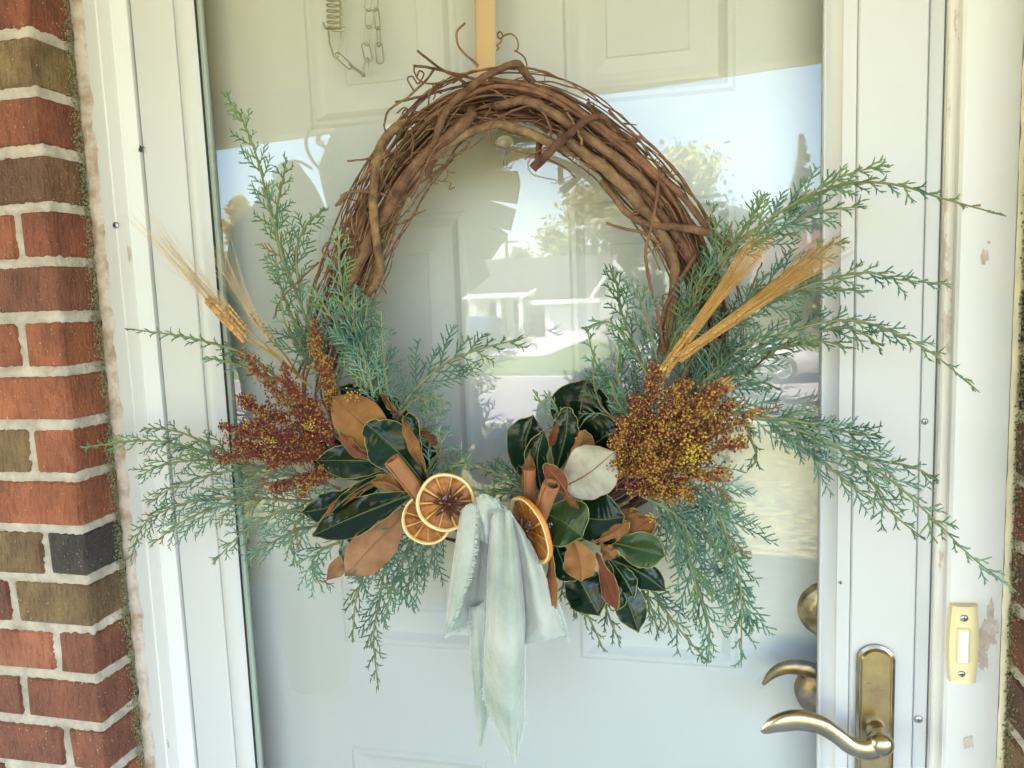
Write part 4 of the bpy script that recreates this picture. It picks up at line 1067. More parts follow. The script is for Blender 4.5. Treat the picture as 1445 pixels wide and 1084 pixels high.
for i, (mid, wl, wr, face, y, kw) in enumerate(LV):
    base_back = .012
    n = len(mid)
    leaf([(u, v, y + (base_back*j/(n-1) if face != 'b' else .006*j/(n-1)) - (.004 if j == 1 else 0)) for j, (u, v) in enumerate(mid)], wl, wr, face, seed=i, **kw)

# ---- dried oranges, star anise, cinnamon
def orange(c, Rr, nrm, seed):
    random.seed(seed)
    nrm = V(nrm).normalized(); e = V((0, 0, 1)); e = (e - nrm*e.dot(nrm)).normalized(); g = nrm.cross(e); n = 56
    def P(a, r, h): 
        w = 1 + .03*nz(math.cos(a)*1.5, math.sin(a)*1.5, seed) 
        return c + (e*math.cos(a) + g*math.sin(a))*r*w*Rr + nrm*(h + .0016*nz(math.cos(a)*1.2, math.sin(a)*1.2, seed+4))
    root = MB()
    rings = [(.97, -.0028, 0), (1.0, -.0012, 0), (1.005, .0008, 0), (.985, .0022, 0), (.965, .0027, 1), (.925, .0025, 1), (.895, .0014, 1), (.875, -.0006, 1)]
    rows = [[P(2*PI*j/n, r + (.012*nz(j*.8, seed+2) if k > 5 else 0), h) for j in range(n+1)] for k, (r, h, m) in enumerate(rings)]
    for k in range(len(rows)-1): root.grid(rows[k:k+2], 0 if k < 3 else 1)
    rows = [[P(2*PI*j/n, r, h) for j in range(n+1)] for r, h in ((.97, -.0028), (.5, -.0022), (.02, -.0022))]; root.grid(rows, 0)
    o = root.build('orange_slice', [M['rind'], M['pith']], W)
    ns = 10; a0 = R(0, 1)
    mb = MB(); rows = [[P(2*PI*j/n, r, h) for j in range(n+1)] for r, h in ((.87, -.0006), (.5, -.0004), (.0, .0))]; mb.grid(rows); mb.build('membrane', M['membrane'], o)
    for k in range(ns):
        w = 2*PI/ns; a1 = a0+k*w+.030+R(-.02, .03); a2 = a0+(k+1)*w-.025+R(-.03, .02); rows = []
        for i in range(8):
            f = i/7; r = .10+.785*f; row = []
            for j in range(9):
                q = j/8; ed = min(q, 1-q)*2; fe = min(1, ed*3+.1)*min(1, (1-f)*6+.15)*min(1, f*3+.3)
                am = a1+(a2-a1)*q; lat = .012/(r+.05)*(.5-q)
                row.append(P(am+lat, r*(1-.02*(q-.5)**2) , -.0003 + .0014*fe + .0012*nz(f*5, q*3, k+seed)*fe + .0008*nz(f*14, q*8, k)))
            rows.append(row)
        mb = MB(); mb.grid(rows); mb.build('segment', M['flesh'], o)
    return o
def anise(c, Rr, nrm, seed):
    random.seed(seed); nrm = V(nrm).normalized(); e = V((0, .2, 1)); e = (e - nrm*e.dot(nrm)).normalized(); g = nrm.cross(e)
    mb = MB(); seeds = []
    for k in range(8):
        a = 2*PI*k/8 + R(-.12, .12); d = e*math.cos(a)+g*math.sin(a); s = nrm.cross(d); L = Rr*R(.78, 1.1)
        for sg in (-1, 1):
            rows = []
            for i in range(8):
                f = i/7; w = .26*math.sin(PI*min(1, f*.93+.04))**.8*L*.55
                rows.append([c + d*L*f + nrm*(.0012+.0036*math.sin(PI*f)*(.6)) + s*sg*w*.55, c + d*L*f + nrm*(.0010+.0008*f) + s*sg*w*1.0, c + d*L*f + nrm*(-.0008) + s*sg*w*.5, c+d*L*f+nrm*(-.001)])
            mb.grid(rows)
        if random.random() < .6: seeds.append(c + d*L*.5 + nrm*.0016)
    mb.ball(c+nrm*.001, .0022)
    o = mb.build('star_anise', M['anise'], W)
    for p in seeds:
        m2 = MB(); m2.ball(p, .0016, 0, 8, 6); m2.build('seed', M['anise_seed'], o)
    return o
def cinnamon(a, b, r, hole_end=True):
    a = V(a); b = V(b); d = (b-a).normalized(); e = d.orthogonal().normalized(); g = d.cross(e); rows = []; n = 40
    outer = []; L = (b-a).length
    for i in range(18):
        f = i/17; row = []
        for j in range(n):
            q = j/(n-1); ang = q*2*PI*1.45; rr = r*(1-.30*q)*(1+.03*nz(f*4, q*3))
            row.append(a+d*L*f + (e*math.cos(ang)+g*math.sin(ang))*rr)
        rows.append(row)
    mb = MB(); mb.grid(rows)
    o = mb.build('cinnamon_stick', M['cinnamon'], W); md = o.modifiers.new('thickness', 'SOLIDIFY'); md.thickness = .0016; md.offset = -1
    return o
cinnamon(at(553,648,-.135), at(604,712,-.115), .0094)
cinnamon(at(779,683,-.138), at(757,742,-.118), .0092)
cinnamon(at(748,662,-.112), at(748,720,-.108), .0066)
orange(at(603,733,-.118), .0275, (.10, -1, .10), 5)
oa = orange(at(629,709,-.128), .0305, (.30, -1, .12), 2)
ob = orange(at(748,748,-.126), .0370, (-.75, -.68, -.22), 8)
anise(at(634,711,-.1335), .017, (.30, -1, .12), 3)
anise(at(740,748,-.1325), .016, (-.62, -.80, -.15), 4)
mb = MB()
for (u, v, y) in ((627,703,-.137),(622,706,-.136),(770,742,-.128),(774,745,-.128),(777,741,-.127),(771,747,-.127),(746,739,-.136)):
    for k in range(5): mb.octa(at(u+R(-3, 3), v+R(-3, 3), y+R(-.002, .002)), R(.0007, .0013))
o = mb.build('lavender_buds', M['lavender'], W); o['kind'] = 'stuff'

# ---- sorghum
def sorghum(base, tip, width, n, mixw, seed, y0=-.095, y1=-.10):
    """panicle from base to tip (pixels); mixw = weights red, ochre, yellow"""
    random.seed(seed); S = .00075
    a = at(*base, y0); b = at(*tip, y1); d = b-a; L = d.length; d.normalize(); side = d.cross(V((0, -1, 0))).normalized()
    st = MB(); gr = MB()
    bow = side*R(-.08, .08)*L
    cen = [a.lerp(b, f/11) + bow*(f/11*(1-f/11)*2) for f in range(12)]
    st.tube(cen, [.0013*(1-.7*i/11) for i in range(12)], 5, 0)
    nb = max(6, int(L/.0042)); per = max(3, n//nb)
    for i in range(nb):
        f = .16 + .84*i/nb; k = f*11; j = min(int(k), 10); p = cen[j].lerp(cen[j+1], k-j)
        az = R(0, 2*PI); out = (side*math.cos(az) + V((0, -1, 0))*math.sin(az))
        l = width*S*R(.4, 1.05)*(1-.62*f)*(min(1, f*3))
        ang = R(.35, .75); e = p + d*l*math.cos(ang)*1.2 + out*l*math.sin(ang)
        st.tube([p, p.lerp(e, .5)+d*l*.1, e], [.0007, .0005, .0003], 4, 0, caps=False)
        for g in range(per):
            h = R(.15, 1.08)**.8; q = p.lerp(e, h) + V((random.gauss(0, 1), random.gauss(0, 1), random.gauss(0, 1)))*(.0017+.0012*h)
            mi = random.choices((0, 1, 2), mixw)[0]
            gr.octa(q, R(.0009, .00165), mi)
    o = st.build('sorghum_head', M['sorghum_stem'], W)
    g = gr.build('grain', [M['grain_red'], M['grain_ochre'], M['grain_yellow']], o); g['kind'] = 'stuff'
    return o
SL = [((480,640),(345,505),40,420),((490,640),(312,602),34,380),((480,650),(308,645),36,360),((485,600),(442,458),34,380),((470,610),(462,510),24,240),((480,630),(345,562),50,520),((480,650),(360,600),56,560),
      ((490,660),(385,690),34,300),((485,650),(330,625),40,380),((470,640),(425,690),30,240),((480,620),(400,530),44,420),((485,640),(395,640),56,520),((480,640),(420,575),52,500)]
for i, (b, t, w, n) in enumerate(SL):
    sorghum(b, t, w, int(n*2.0), (.74, .25, .01) if i not in (0, 3, 4, 9) else (.45, .52, .03), 40+i, -.088, -.100-.004*(i % 4))
SR = [((880,690),(925,518),40,380),((885,690),(900,560),40,340),((880,690),(965,545),56,560),((885,690),(1000,570),58,600),((890,690),(1030,570),50,520),((890,690),(1064,582),44,460),((890,690),(1040,625),50,480),
      ((890,680),(1020,665),44,400),((880,680),(975,700),36,300),((870,680),(940,600),56,560),((870,690),(880,600),44,420),((875,680),(930,650),50,480),((880,690),(985,625),58,600),((870,690),(960,690),34,280),((865,690),(868,650),26,160),((895,640),(1020,545),40,320)]
for i, (b, t, w, n) in enumerate(SR):
    sorghum(b, t, w, int(n*1.4), (.28, .69, .03) if i not in (0, 1, 4, 15) else (.48, .50, .02), 70+i, -.090, -.108-.004*(i % 4))
random.seed(3); g = MB()
for k in range(70): g.octa(at(978+random.gauss(0, 9), 640+random.gauss(0, 12), -.132+R(-.003, .003)), R(.0010, .0016))
o = g.build('yellow_floret', M['grain_yellow'], W); o['kind'] = 'stuff'
for (u, v, k) in ((381,624,24), (922,732,22), (498,560,26), (437,600,30)):
    g = MB()
    for j in range(k): g.octa(at(u+random.gauss(0, 5), v+random.gauss(0, 6), -.118+R(-.003, .003)), R(.0009, .0014), random.choice((0, 1)))
    o = g.build('loose_grain', [M['grain_ochre'], M['grain_yellow']], W); o['kind'] = 'stuff'

# ---- wheat
def wheat(stem, ear0, ear1, awn_tip, fan, ys, seed, nawn=46, wid=1.0, am='awn', ar=.00034):
    random.seed(seed)
    y0, y1 = ys
    _st = crom([*stem, ear0], 10); mb = MB(); mb.tube([at(*p, y0 + .035*(1-i/9)) for i, p in enumerate(_st)], .0012, 6); o = mb.build('wheat_ear', M['straw'], W)
    a = at(*ear0, y0); b = at(*ear1, (y0+y1)/2); d = (b-a).normalized(); sd_ = d.cross(V((0, -1, 0))).normalized(); L = (b-a).length
    k = max(5, int(L/.0052)); A0 = np.array(awn_tip, float); dirpx = A0-np.array(ear1, float); pl = np.linalg.norm(dirpx); nr = np.array([-dirpx[1], dirpx[0]])/pl
    for i in range(k):
        for sg in (-1, 1, 0):
            g = MB(); p = a.lerp(b, (i+.25*sg)/k)
            off = sd_*sg*.0042*wid*(1-.25*abs(2*i/k-1)) + V((0, -1, 0))*(.0022 if sg == 0 else 0)
            g.ball((0, 0, 0), .0021*wid, 0, 7, 6, (1, 1, 1.9))
            rot = d.to_track_quat('Z', 'Y').to_matrix() @ Matrix.Rotation(-.5*sg, 3, 'Y')
            g.v = [rot @ V(q) + p + off for q in g.v]
            g.build('kernel', M['wheat'], o)
    aw = MB()
    for i in range(nawn):
        f = i/nawn; p = a.lerp(b, R(-.1, 1)) + sd_*R(-.005, .005) + V((0, -.0035, 0)); q = R(-1, 1)*fan; l = R(.72, 1.05)
        e = A0 + nr*q - dirpx*(1-l); mid = (np.array(ear1)*.5+e*.5) + nr*q*R(-.15, .1)
        aw.tube([p, at(mid[0], mid[1], (y0+y1)/2+R(-.004, .004)), at(e[0], e[1], y1+R(-.006, .006))], [ar, ar*.85, ar*.35], 3, 0, caps=False)
    w = aw.build('awn', M[am], o); w['kind'] = 'stuff'
    return o
YW = -.112
wheat([(440,548),(385,500)], (344,477), (290,420), (190,292), 20, (-.085, -.100), 1, 40, 1.05, 'awn_pale', .00026)
wheat([(430,540),(400,510)], (345,462), (318,430), (215,330), 24, (-.083, -.092), 2, 26, .7, 'awn_pale', .00026)
wheat([(425,535),(405,505)], (388,484), (352,440), (300,340), 30, (-.078, -.080), 3, 26, .7, 'awn_pale', .00026)
wheat([(920,560),(930,540)], (938,520), (985,455), (1080,330), 19, (YW, YW-.004), 4, 70, .82, 'awn', .00030)
wheat([(920,570),(940,530)], (962,502), (1050,440), (1192,338), 24, (YW-.004, YW-.004), 5, 84, .82, 'awn', .00030)
mb = MB()
for k in range(26):
    q = R(-1, 1); mb.tube([at(950, 580+q*5, -.105), at(992, 562+q*7, -.110), at(1033+R(-14, 4), 541+q*10, -.112)], .0007, 4)
mb.build('straw_bundle', M['straw'], W)

# ---- velvet bow
def sheet(name, rows, parent, sub=5, fold=.0030, fray=(), thick=.0012, seed=0, smooth_rows=26):
    """rows: cross sections (lists of (u, v, y)) from top to bottom"""
    random.seed(seed+50)
    m = len(rows[0]); cols = []
    for j in range(m): cols.append(crom([r[j] for r in rows], smooth_rows))
    G = []
    for i in range(smooth_rows):
        r = crom([tuple(cols[j][i]) for j in range(m)], (m-1)*sub+1)
        G.append([at(p[0], p[1], p[2]) + V((0, fold*.6*nz(i*.22, k*.35, seed) + fold*1.5*(abs(nz(k*.42+.5*nz(i*.1, seed), i*.045, seed+20))-.2)*min(1, 6*min(k, (m-1)*sub-k)/((m-1)*sub)), 0)) for k, p in enumerate(r)])
    mb = MB(); mb.grid(G); o = mb.build(name, M['velvet'], parent)
    md = o.modifiers.new('thickness', 'SOLIDIFY'); md.thickness = thick; md.offset = 0
    fb = MB()
    for e in fray:
        line = {'l': [r[0] for r in G], 'r': [r[-1] for r in G], 'b': G[-1], 't': G[0]}[e]
        inner = {'l': [r[1] for r in G], 'r': [r[-2] for r in G], 'b': G[-2], 't': G[1]}[e]
        for i in range(len(line)-1):
            for q in range(16):
                f = R(0, 1); p = line[i].lerp(line[i+1], f); d = (line[i]-inner[i]).normalized(); t = (line[i+1]-line[i]).normalized()
                l = R(.0015, .0058); b = p + d*l + t*l*R(-.5, .8) + V((0, -1, 0))*R(-.001, .003)
                fb.tube([p-d*.001, p.lerp(b, .55)+V((R(-1, 1), R(-1, 1), R(-1, 1)))*.0005, b], .00022, 3, 0, caps=False)
    if fb.v:
        f = fb.build('fray', M['fray'], o if parent is not None and parent.parent is None else parent); f['kind'] = 'stuff'
    return o
y = -.132
bow = sheet('ribbon_bow', [[(672,708,y),(682,704,y-.010),(692,706,y-.014),(704,712,y-.006)], [(674,725,y-.004),(684,722,y-.012),(692,726,y-.006),(702,724,y-.012)], [(680,745,y-.004),(686,745,y-.010),(692,747,y-.004),(700,744,y-.010)],
                           [(684,764,y),(687,766,y-.004),(691,766,y),(696,764,y-.004)]], W, fray=('t', 'l', 'r'), seed=1)
# left loop: outer turn and inner face
sheet('loop', [[(651,720,y+.004),(660,712,y-.006),(673,709,y-.004)], [(645,755,y+.004),(655,752,y-.010),(671,750,y-.012)], [(638,805,y+.004),(647,800,y-.012),(664,800,y-.016)],
               [(632,852,y+.006),(638,850,y-.008),(649,850,y-.014)], [(627,894,y+.008),(629,894,y),(631,893,y-.004)]], bow, fray=('r',), seed=2)
sheet('loop', [[(668,712,y-.002),(678,716,y+.004),(688,740,y-.002)], [(664,758,y+.004),(678,758,y+.022),(690,765,y-.002)], [(656,805,y+.004),(672,810,y+.030),(688,815,y+.002)],
               [(643,852,y),(664,852,y+.022),(686,848,y+.004)], [(630,894,y-.002),(654,884,y+.006),(683,868,y+.006)]], bow, fray=('b',), seed=3)
# right loop
sheet('loop', [[(698,716,y),(708,712,y-.006),(716,722,y)], [(722,752,y+.006),(733,748,y-.014),(748,765,y+.006)], [(732,805,y+.010),(748,805,y-.016),(769,812,y+.008)],
               [(737,860,y+.012),(760,860,y-.014),(786,862,y+.010)], [(740,909,y+.002),(768,904,y-.004),(797,897,y+.010)]], bow, fray=('r',), seed=4)
sheet('loop', [[(775,815,y+.012),(780,830,y+.012)], [(784,850,y+.012),(792,862,y+.012)], [(788,880,y+.012),(800,898,y+.012)]], bow, fray=('r', 'b'), seed=9, smooth_rows=10)
# tails
sheet('tail', [[(692,738,y-.002),(700,722,y-.018),(710,718,y-.010),(718,720,y-.018),(725,730,y)], [(688,800,y),(700,790,y-.022),(712,788,y-.020),(724,792,y-.024),(735,800,y+.004)], [(686,870,y+.004),(698,868,y-.022),(712,866,y-.028),(728,868,y-.024),(741,875,y+.006)],
               [(682,935,y+.004),(696,935,y-.016),(712,935,y-.026),(728,935,y-.022),(742,935,y+.006)], [(684,985,y+.004),(698,990,y-.010),(712,992,y-.018),(728,990,y-.014),(741,980,y+.004)], [(700,1025,y+.002),(708,1030,y-.006),(718,1032,y-.010),(728,1030,y-.008),(738,1020,y+.002)],
               [(724,1074,y-.002),(725,1075,y-.004),(726,1076,y-.004),(728,1076,y-.004),(729,1074,y-.002)]], bow, fray=('l', 'r'), seed=5, smooth_rows=40)
sheet('tail', [[(662,855,y+.010),(674,855,y+.004),(690,840,y+.006)], [(665,920,y+.010),(676,920,y+.002),(688,920,y+.004)], [(669,980,y+.010),(679,980,y+.003),(688,985,y+.006)],
               [(674,1030,y+.010),(680,1030,y+.005),(685,1020,y+.008)], [(677,1053,y+.010),(678,1053,y+.008),(680,1051,y+.008)]], bow, fray=('r',), seed=6)

STANDOFF = 0.0
# ------------------------------------------------------------------ the place behind the camera, seen in the glass
PE = -2.25                                              # porch edge (it runs at a slight angle to the door)
def edge(x): return -2.32 + .14*x
za_, zb_ = refl(330, 196, edge(-1.75)), refl(1160, 78, edge(.5))
def beam_z(x): return za_.z + (zb_.z-za_.z)*(x-za_.x)/(zb_.x-za_.x)
XA, XB = -6.0, 6.0
def slab(name, m, y_out, z0a, z0b, z1a, z1b, y_in=None, st=True):
    """a slab whose outer edge follows the porch edge; heights at its left and right ends"""
    mb = MB(); o = [(XA, edge(XA)+y_out), (XB, edge(XB)+y_out)]; i_ = [(XA, y_in if y_in is not None else edge(XA)+y_out+.12), (XB, y_in if y_in is not None else edge(XB)+y_out+.12)]
    vs = [(o[0][0], o[0][1], z0a), (o[1][0], o[1][1], z0b), (i_[1][0], i_[1][1], z0b), (i_[0][0], i_[0][1], z0a), (o[0][0], o[0][1], z1a), (o[1][0], o[1][1], z1b), (i_[1][0], i_[1][1], z1b), (i_[0][0], i_[0][1], z1a)]
    mb.add(vs, [(0,3,2,1),(4,5,6,7),(0,1,5,4),(1,2,6,5),(2,3,7,6),(3,0,4,7)], 0, False)
    return struct(mb.build(name, M[m]))
slab('porch_floor', 'concrete', -.02, -.12, -.12, -.02, -.02, .3)
ba, bb = beam_z(XA), beam_z(XB)
slab('porch_ceiling', 'ceiling', .002, ba+.20, bb+.20, ba+.28, bb+.28, .3)
slab('porch_beam', 'beam', -.12, ba, bb, ba+.32, bb+.32)
rf = MB(); rf.prism([(-6.2, edge(-6.2)-.35, ba+.33), (-6.2, 4.0, ba+1.2), (-6.2, 4.0, ba+1.28), (-6.2, edge(-6.2)-.35, ba+.42)], (12.4, 1.6, bb-ba)); struct(rf.build('porch_roof', M['roof']))
hw_ = MB(); hw_.box((XBL-5, .262, -.15), (XBR+5, .30, 3.2)); struct(hw_.build('house_wall', M['siding']))
# porch post
PP = edge(-1.6); p0 = refl(412, 700, PP); p1 = refl(482, 800, PP); bm_z0 = refl(440, 640, PP).z
t = thing('newel_post', 'short square newel post at the porch edge, reflected low on the left of the glass', 'post', (p0.x, PP-.06, -.02))
mb = MB(); mb.bbox((p0.x, PP-.10, .16), (p1.x, PP-.01, bm_z0-.1), .006); mb.build('shaft', M['post'], t)
mb = MB(); mb.bbox((p0.x-.02, PP-.12, -.02), (p1.x+.02, PP+.01, .16), .006); mb.build('base', M['post'], t)
mb = MB(); mb.bbox((p0.x-.02, PP-.119, bm_z0-.1), (p1.x+.02, PP+.01, bm_z0-.012), .006); mb.build('capital', M['post'], t)

# big leafed plant on the porch
YP = -1.7
def rp(u, v, dy=0): return refl(u, v, YP+dy)
pt = thing('potted_plant', 'tall potted plant with huge split leaves, reflected as a dark shape inside the wreath', 'plant', tuple(V((rp(443, 900).x, YP, -.02))))
def big_leaf(outline, dy, slits=(), tilt=.10):
    # polygon fan from its centroid with a little relief
    pts = [rp(u, v, dy) for u, v in outline]; c = sum(pts, V((0, 0, 0)))/len(pts)
    mb = MB(); n = len(pts)
    pts = [p + V((0, .05*nz(p.x*4, p.z*4, dy), 0)) for p in pts]
    inner = [c.lerp(p, .55) + V((0, -.03, 0)) for p in pts]; c = c + V((0, -.05, 0))
    mb.add(pts+inner+[c], [(i, (i+1) % n, n+(i+1) % n, n+i) for i in range(n)] + [(n+i, n+(i+1) % n, 2*n) for i in range(n)])
    o = mb.build('leaf', M['plantleaf'], pt); md = o.modifiers.new('thickness', 'SOLIDIFY'); md.thickness = .002
    return o
big_leaf([(470,420),(462,300),(446,236),(462,205),(476,182),(520,172),(575,192),(598,188),(588,200),(604,188),(634,185),(612,206),(642,185),(676,185),(640,216),(690,190),(708,198),(662,230),(716,204),(728,222),(700,240),(729,240),(733,262),(730,288),(682,280),(729,296),(722,326),(662,314),(719,332),(692,366),(668,366),(618,338),(658,372),(690,388),(672,404),(640,430),(560,470)], 0)
big_leaf([(316,480),(317,372),(330,325),(362,281),(366,262),(383,253),(396,233),(416,226),(442,262),(462,300),(480,400),(500,500),(420,560),(340,540)], -.06)
big_leaf([(400,430),(520,380),(620,400),(660,430),(650,500),(668,520),(650,640),(600,760),(500,780),(430,640)], -.10)
big_leaf([(330,480),(420,440),(480,520),(470,640),(410,660),(350,600)], -.02)
for px in ([(446,900),(470,700),(520,420),(540,300)], [(440,900),(440,700),(420,480),(380,300)], [(450,900),(490,720),(560,500)],):
    mb = MB(); mb.tube([rp(u, v, -.03) for u, v in crom(px, 14)], .012, 8); mb.build('stalk', M['plantleaf'], pt)
for px in ([(470,250),(445,232),(432,205),(436,186),(446,182)], [(470,262),(482,215),(470,190),(452,190),(448,202),(458,206)], [(385,250),(398,232),(420,228),(440,238)]):
    mb = MB(); mb.tube([rp(u, v, .02) for u, v in crom(px, 24)], .006, 6); mb.build('young_shoot', M['plantleaf'], pt)
pb_ = V((rp(443, 900).x, YP-.03, -.02))
mb = MB(); mb.lathe([(0, .0), (.11, 0), (.12, .05), (.145, .33), (.16, .36), (.14, .37), (.13, .34), (0, .33)], pb_, (0, 0, 1), 28); mb.build('pot', M['pot'], pt)

# ground
ZR = -.85
def ground_strip(name, m, ys, x0=-90, x1=90, nx=60):
    rows = [[V((x0+(x1-x0)*j/nx, y, z)) for j in range(nx+1)] for y, z in ys]
    mb = MB(); mb.grid(rows); return struct(mb.build(name, M[m]))
ground_strip('lawn', 'lawn', [(-1.0, -.16), (PE-.4, -.17), (-6, -.42), (-9, -.66), (-12.0, ZR+.06), (-12.2, ZR+.06)])
ground_strip('ground', 'farlawn', [(40, -1.2), (-2, -1.2), (-400, -1.2), (-900, -1.2)], -600, 600, 8)
ground_strip('road', 'road', [(-12.2, ZR), (-16, ZR+.02), (-20, ZR)])
ground_strip('far_lawn', 'farlawn', [(-20.0, ZR+.05), (-20.2, ZR+.06), (-41, -.90), (-70, -.8), (-200, -.8)], -160, 160, 40)
# kerbs
mb = MB(); mb.bbox((-80, -12.35, ZR-.05), (80, -12.2, ZR+.075), .01); mb.bbox((-80, -20.0, ZR-.05), (80, -19.85, ZR+.075), .01); 
k = mb.build('kerb', M['drive']); struct(k)
def gp_(u, v, z):
    """reflected ground point at height z"""
    d = ROT @ np.array([u-722.5, v-542.0, F_PX]); t = (z-CAM[2])/d[2]; p = CAM+t*d; return V((p[0], -p[1], z))
dz_ = ZR+.065
q = [gp_(560, 545, dz_), gp_(692, 530, dz_), gp_(832, 476, dz_), gp_(762, 474, dz_)]
q[0].y = q[1].y = -19.86
mb = MB(); mb.prism([V((p.x, p.y, -.875+.0)) for p in q], (0, 0, .045)); o = struct(mb.build('driveway', M['drive']))

# house across the street
YH = -41.0
def hp(u, v, dy=0): return refl(u, v, YH+dy)
h1 = thing('house', 'pale ranch house with white porch posts and a garage, reflected across the street', 'house', tuple(hp(740, 480)))
zg = -.95; ze = hp(700, 418).z
xL = hp(640, 420).x; xM = hp(768, 425).x; xG0 = hp(754, 429, 3).x; xG1 = hp(848, 424, 3).x; xP = hp(738, 420).x
# main volume
mb = MB(); mb.box((xL+.3, YH-8, zg), (xM, YH-2.2, ze)); mb.build('wall', M['siding'], h1)
zr = hp(793, 376).z + .6
mb = MB(); mb.prism([(xL-.4, YH+.3, ze), (xL-.4, YH-4.2, zr), (xL-.4, YH-9, ze), (xL-.4, YH-9, ze+.12), (xL-.4, YH-4.2, zr+.16), (xL-.4, YH+.3, ze+.12)], (xM+1.2-xL, 0, 0)); mb.build('roof', M['roof'], h1)
mb = MB(); mb.box((xL-.45, YH+.3, ze-.10), (xM+.9, YH+.36, ze+.16)); mb.build('fascia', M['white'], h1)
mb = MB(); mb.box((xL+.3, YH-2.19, ze-.05), (xM, YH+.29, ze-.001)); mb.build('porch_soffit', M['white'], h1)
for u in (671.6, 705, 736):
    x = hp(u, 440).x; mb = MB(); mb.bbox((x-.13, YH-.06, zg), (x+.13, YH+.2, ze-.06), .01); mb.build('porch_post', M['white'], h1)
for u0, u1, a, b in ((676, 690, .75, 2.2), (711, 726, .75, 2.2)):
    x0 = hp(u0, 440).x; x1 = hp(u1, 440).x; w = MB(); w.bbox((x0, YH-2.2+.02, zg+a), (x1, YH-2.14, zg+b), .02); wf = w.build('window', M['white'], h1)
    w = MB(); w.box((x0+.08, YH-2.13, zg+a+.08), (x1-.08, YH-2.12, zg+b-.08)); w.build('pane', M['pane'], wf)
x0 = hp(692, 440).x; x1 = hp(702, 440).x; w = MB(); w.bbox((x0, YH-2.19, zg+.15), (x1, YH-2.14, zg+2.2), .02); w.build('door', M['hbrick'], h1)
x0 = hp(743, 440).x; x1 = hp(767, 440).x; mb = MB(); mb.box((x0, YH-2.15, zg), (x1, YH-1.2, zg+1.35)); mb.build('brick_wing', M['hbrick'], h1)
mb = MB(); mb.box((xL+.3, YH-2.1, zg-.1), (xM-.5, YH+.3, zg+.12)); mb.build('porch_slab', M['drive'], h1)
# little porch gable
pa = hp(765, 401, .3); pbm = hp(733, 420, .3); pe = hp(790, 420, .3)
mb = MB(); mb.prism([pbm, pa, pe, pe+V((0, 0, -.14)), pa+V((0, 0, -.18)), pbm+V((0, 0, -.14))], (0, .10, 0)); mb.build('gable_rake', M['white'], h1)
# garage wing in front
YG = YH+3
zge = hp(800, 427, 3).z; xa = hp(768, 430, 3).x; xb = hp(846, 430, 3).x; zgr = hp(866, 384, 3).z
mb = MB(); mb.box((xa, YG-7, zg), (xb+1.5, YG, zge)); mb.build('garage_wall', M['siding'], h1)
mb = MB(); mb.prism([(xa-.5, YG+.5, zge), (xa-.5, YG-3.3, zgr+.9), (xa-.5, YG-7.5, zge), (xa-.5, YG-7.5, zge+.12), (xa-.5, YG-3.3, zgr+1.05), (xa-.5, YG+.5, zge+.12)], (xb+1.2-xa, 0, 0)); mb.build('garage_roof', M['roof'], h1)
mb = MB(); mb.box((xa-.55, YG+.5, zge-.06), (xb+.75, YG+.57, zge+.18)); mb.build('fascia', M['white'], h1)
g0 = hp(772, 445, 3).x; g1 = hp(838, 445, 3).x
gd = MB(); gd.box((g0, YG+.012, zg), (g1, YG+.03, zg+2.15)); gdo = gd.build('garage_door', M['white'], h1)
for r_ in range(4):
    for c_ in range(4):
        w = (g1-g0)/4; m2 = MB(); m2.bbox((g0+c_*w+.12, YG+.028, zg+.08+r_*.53), (g0+(c_+1)*w-.12, YG+.045, zg+.08+r_*.53+.38), .012); m2.build('panel', M['white'], gdo)
# gable end further right with its white rakes
ga = hp(868, 384, 5); gb = hp(846, 424, 5); gc = hp(892, 420, 5)
mb = MB(); mb.prism([gb, ga, gc, V((gc.x, gc.y, zg)), V((gb.x, gb.y, zg))], (0, -9, 0)); mb.build('gable_wall', M['siding'], h1)
mb = MB(); d1 = V((-.5, 0, -.1)); mb.prism([gb+d1, ga+V((0, 0, .3)), gc+V((.5, 0, -.1)), gc+V((.5, 0, .16)), ga+V((0, 0, .6)), gb+d1+V((0, 0, .26))][:6], (0, .14, 0)); mb.build('gable_rake', M['white'], h1)
for s_, e_ in ((gb, ga), (ga, gc)):
    n_ = V((0, 0, .32)); a_ = V(s_)+V((0, .13, .28)); b_ = V(e_)+V((0, .13, .28))
    mb = MB(); mb.prism([a_, b_, b_+V((0, 0, .14)), a_+V((0, 0, .14))], (0, -9.4, 0)); mb.build('gable_roof', M['roof'], h1)
# second house on the right
h2 = thing('house', 'reddish roofed house at the right end of the glass reflection, behind the silver car', 'house', tuple(refl(1120, 480, -38)))
P2 = lambda u, v, dy=0: refl(u, v, -38+dy)
x0, x1 = P2(1062, 400).x, P2(1062, 400).x+16; ze2 = P2(1100, 385).z; zr2 = P2(1120, 322).z
mb = MB(); mb.box((x0+.4, -46, zg), (x1-.4, -38.6, ze2)); mb.build('wall', M['hbrick'], h2)
mb = MB(); mb.prism([(x0, -38, ze2), (x0, -42.5, zr2), (x0, -47, ze2), (x0, -47, ze2+.12), (x0, -42.5, zr2+.14), (x0, -38, ze2+.12)], (x1-x0, 0, 0)); rr_ = mb.build('roof', M['roofpink'], h2)
mb = MB(); v_ = P2(1142, 312, -3); mb.box((v_.x-.08, v_.y-.08, v_.z-1.2), (v_.x+.08, v_.y+.08, v_.z+.35)); mb.build('vent_pipe', M['white'], rr_)
mb = MB(); mb.box((x0, -37.95, ze2-.1), (x1, -37.9, ze2+.14)); mb.build('fascia', M['white'], h2)
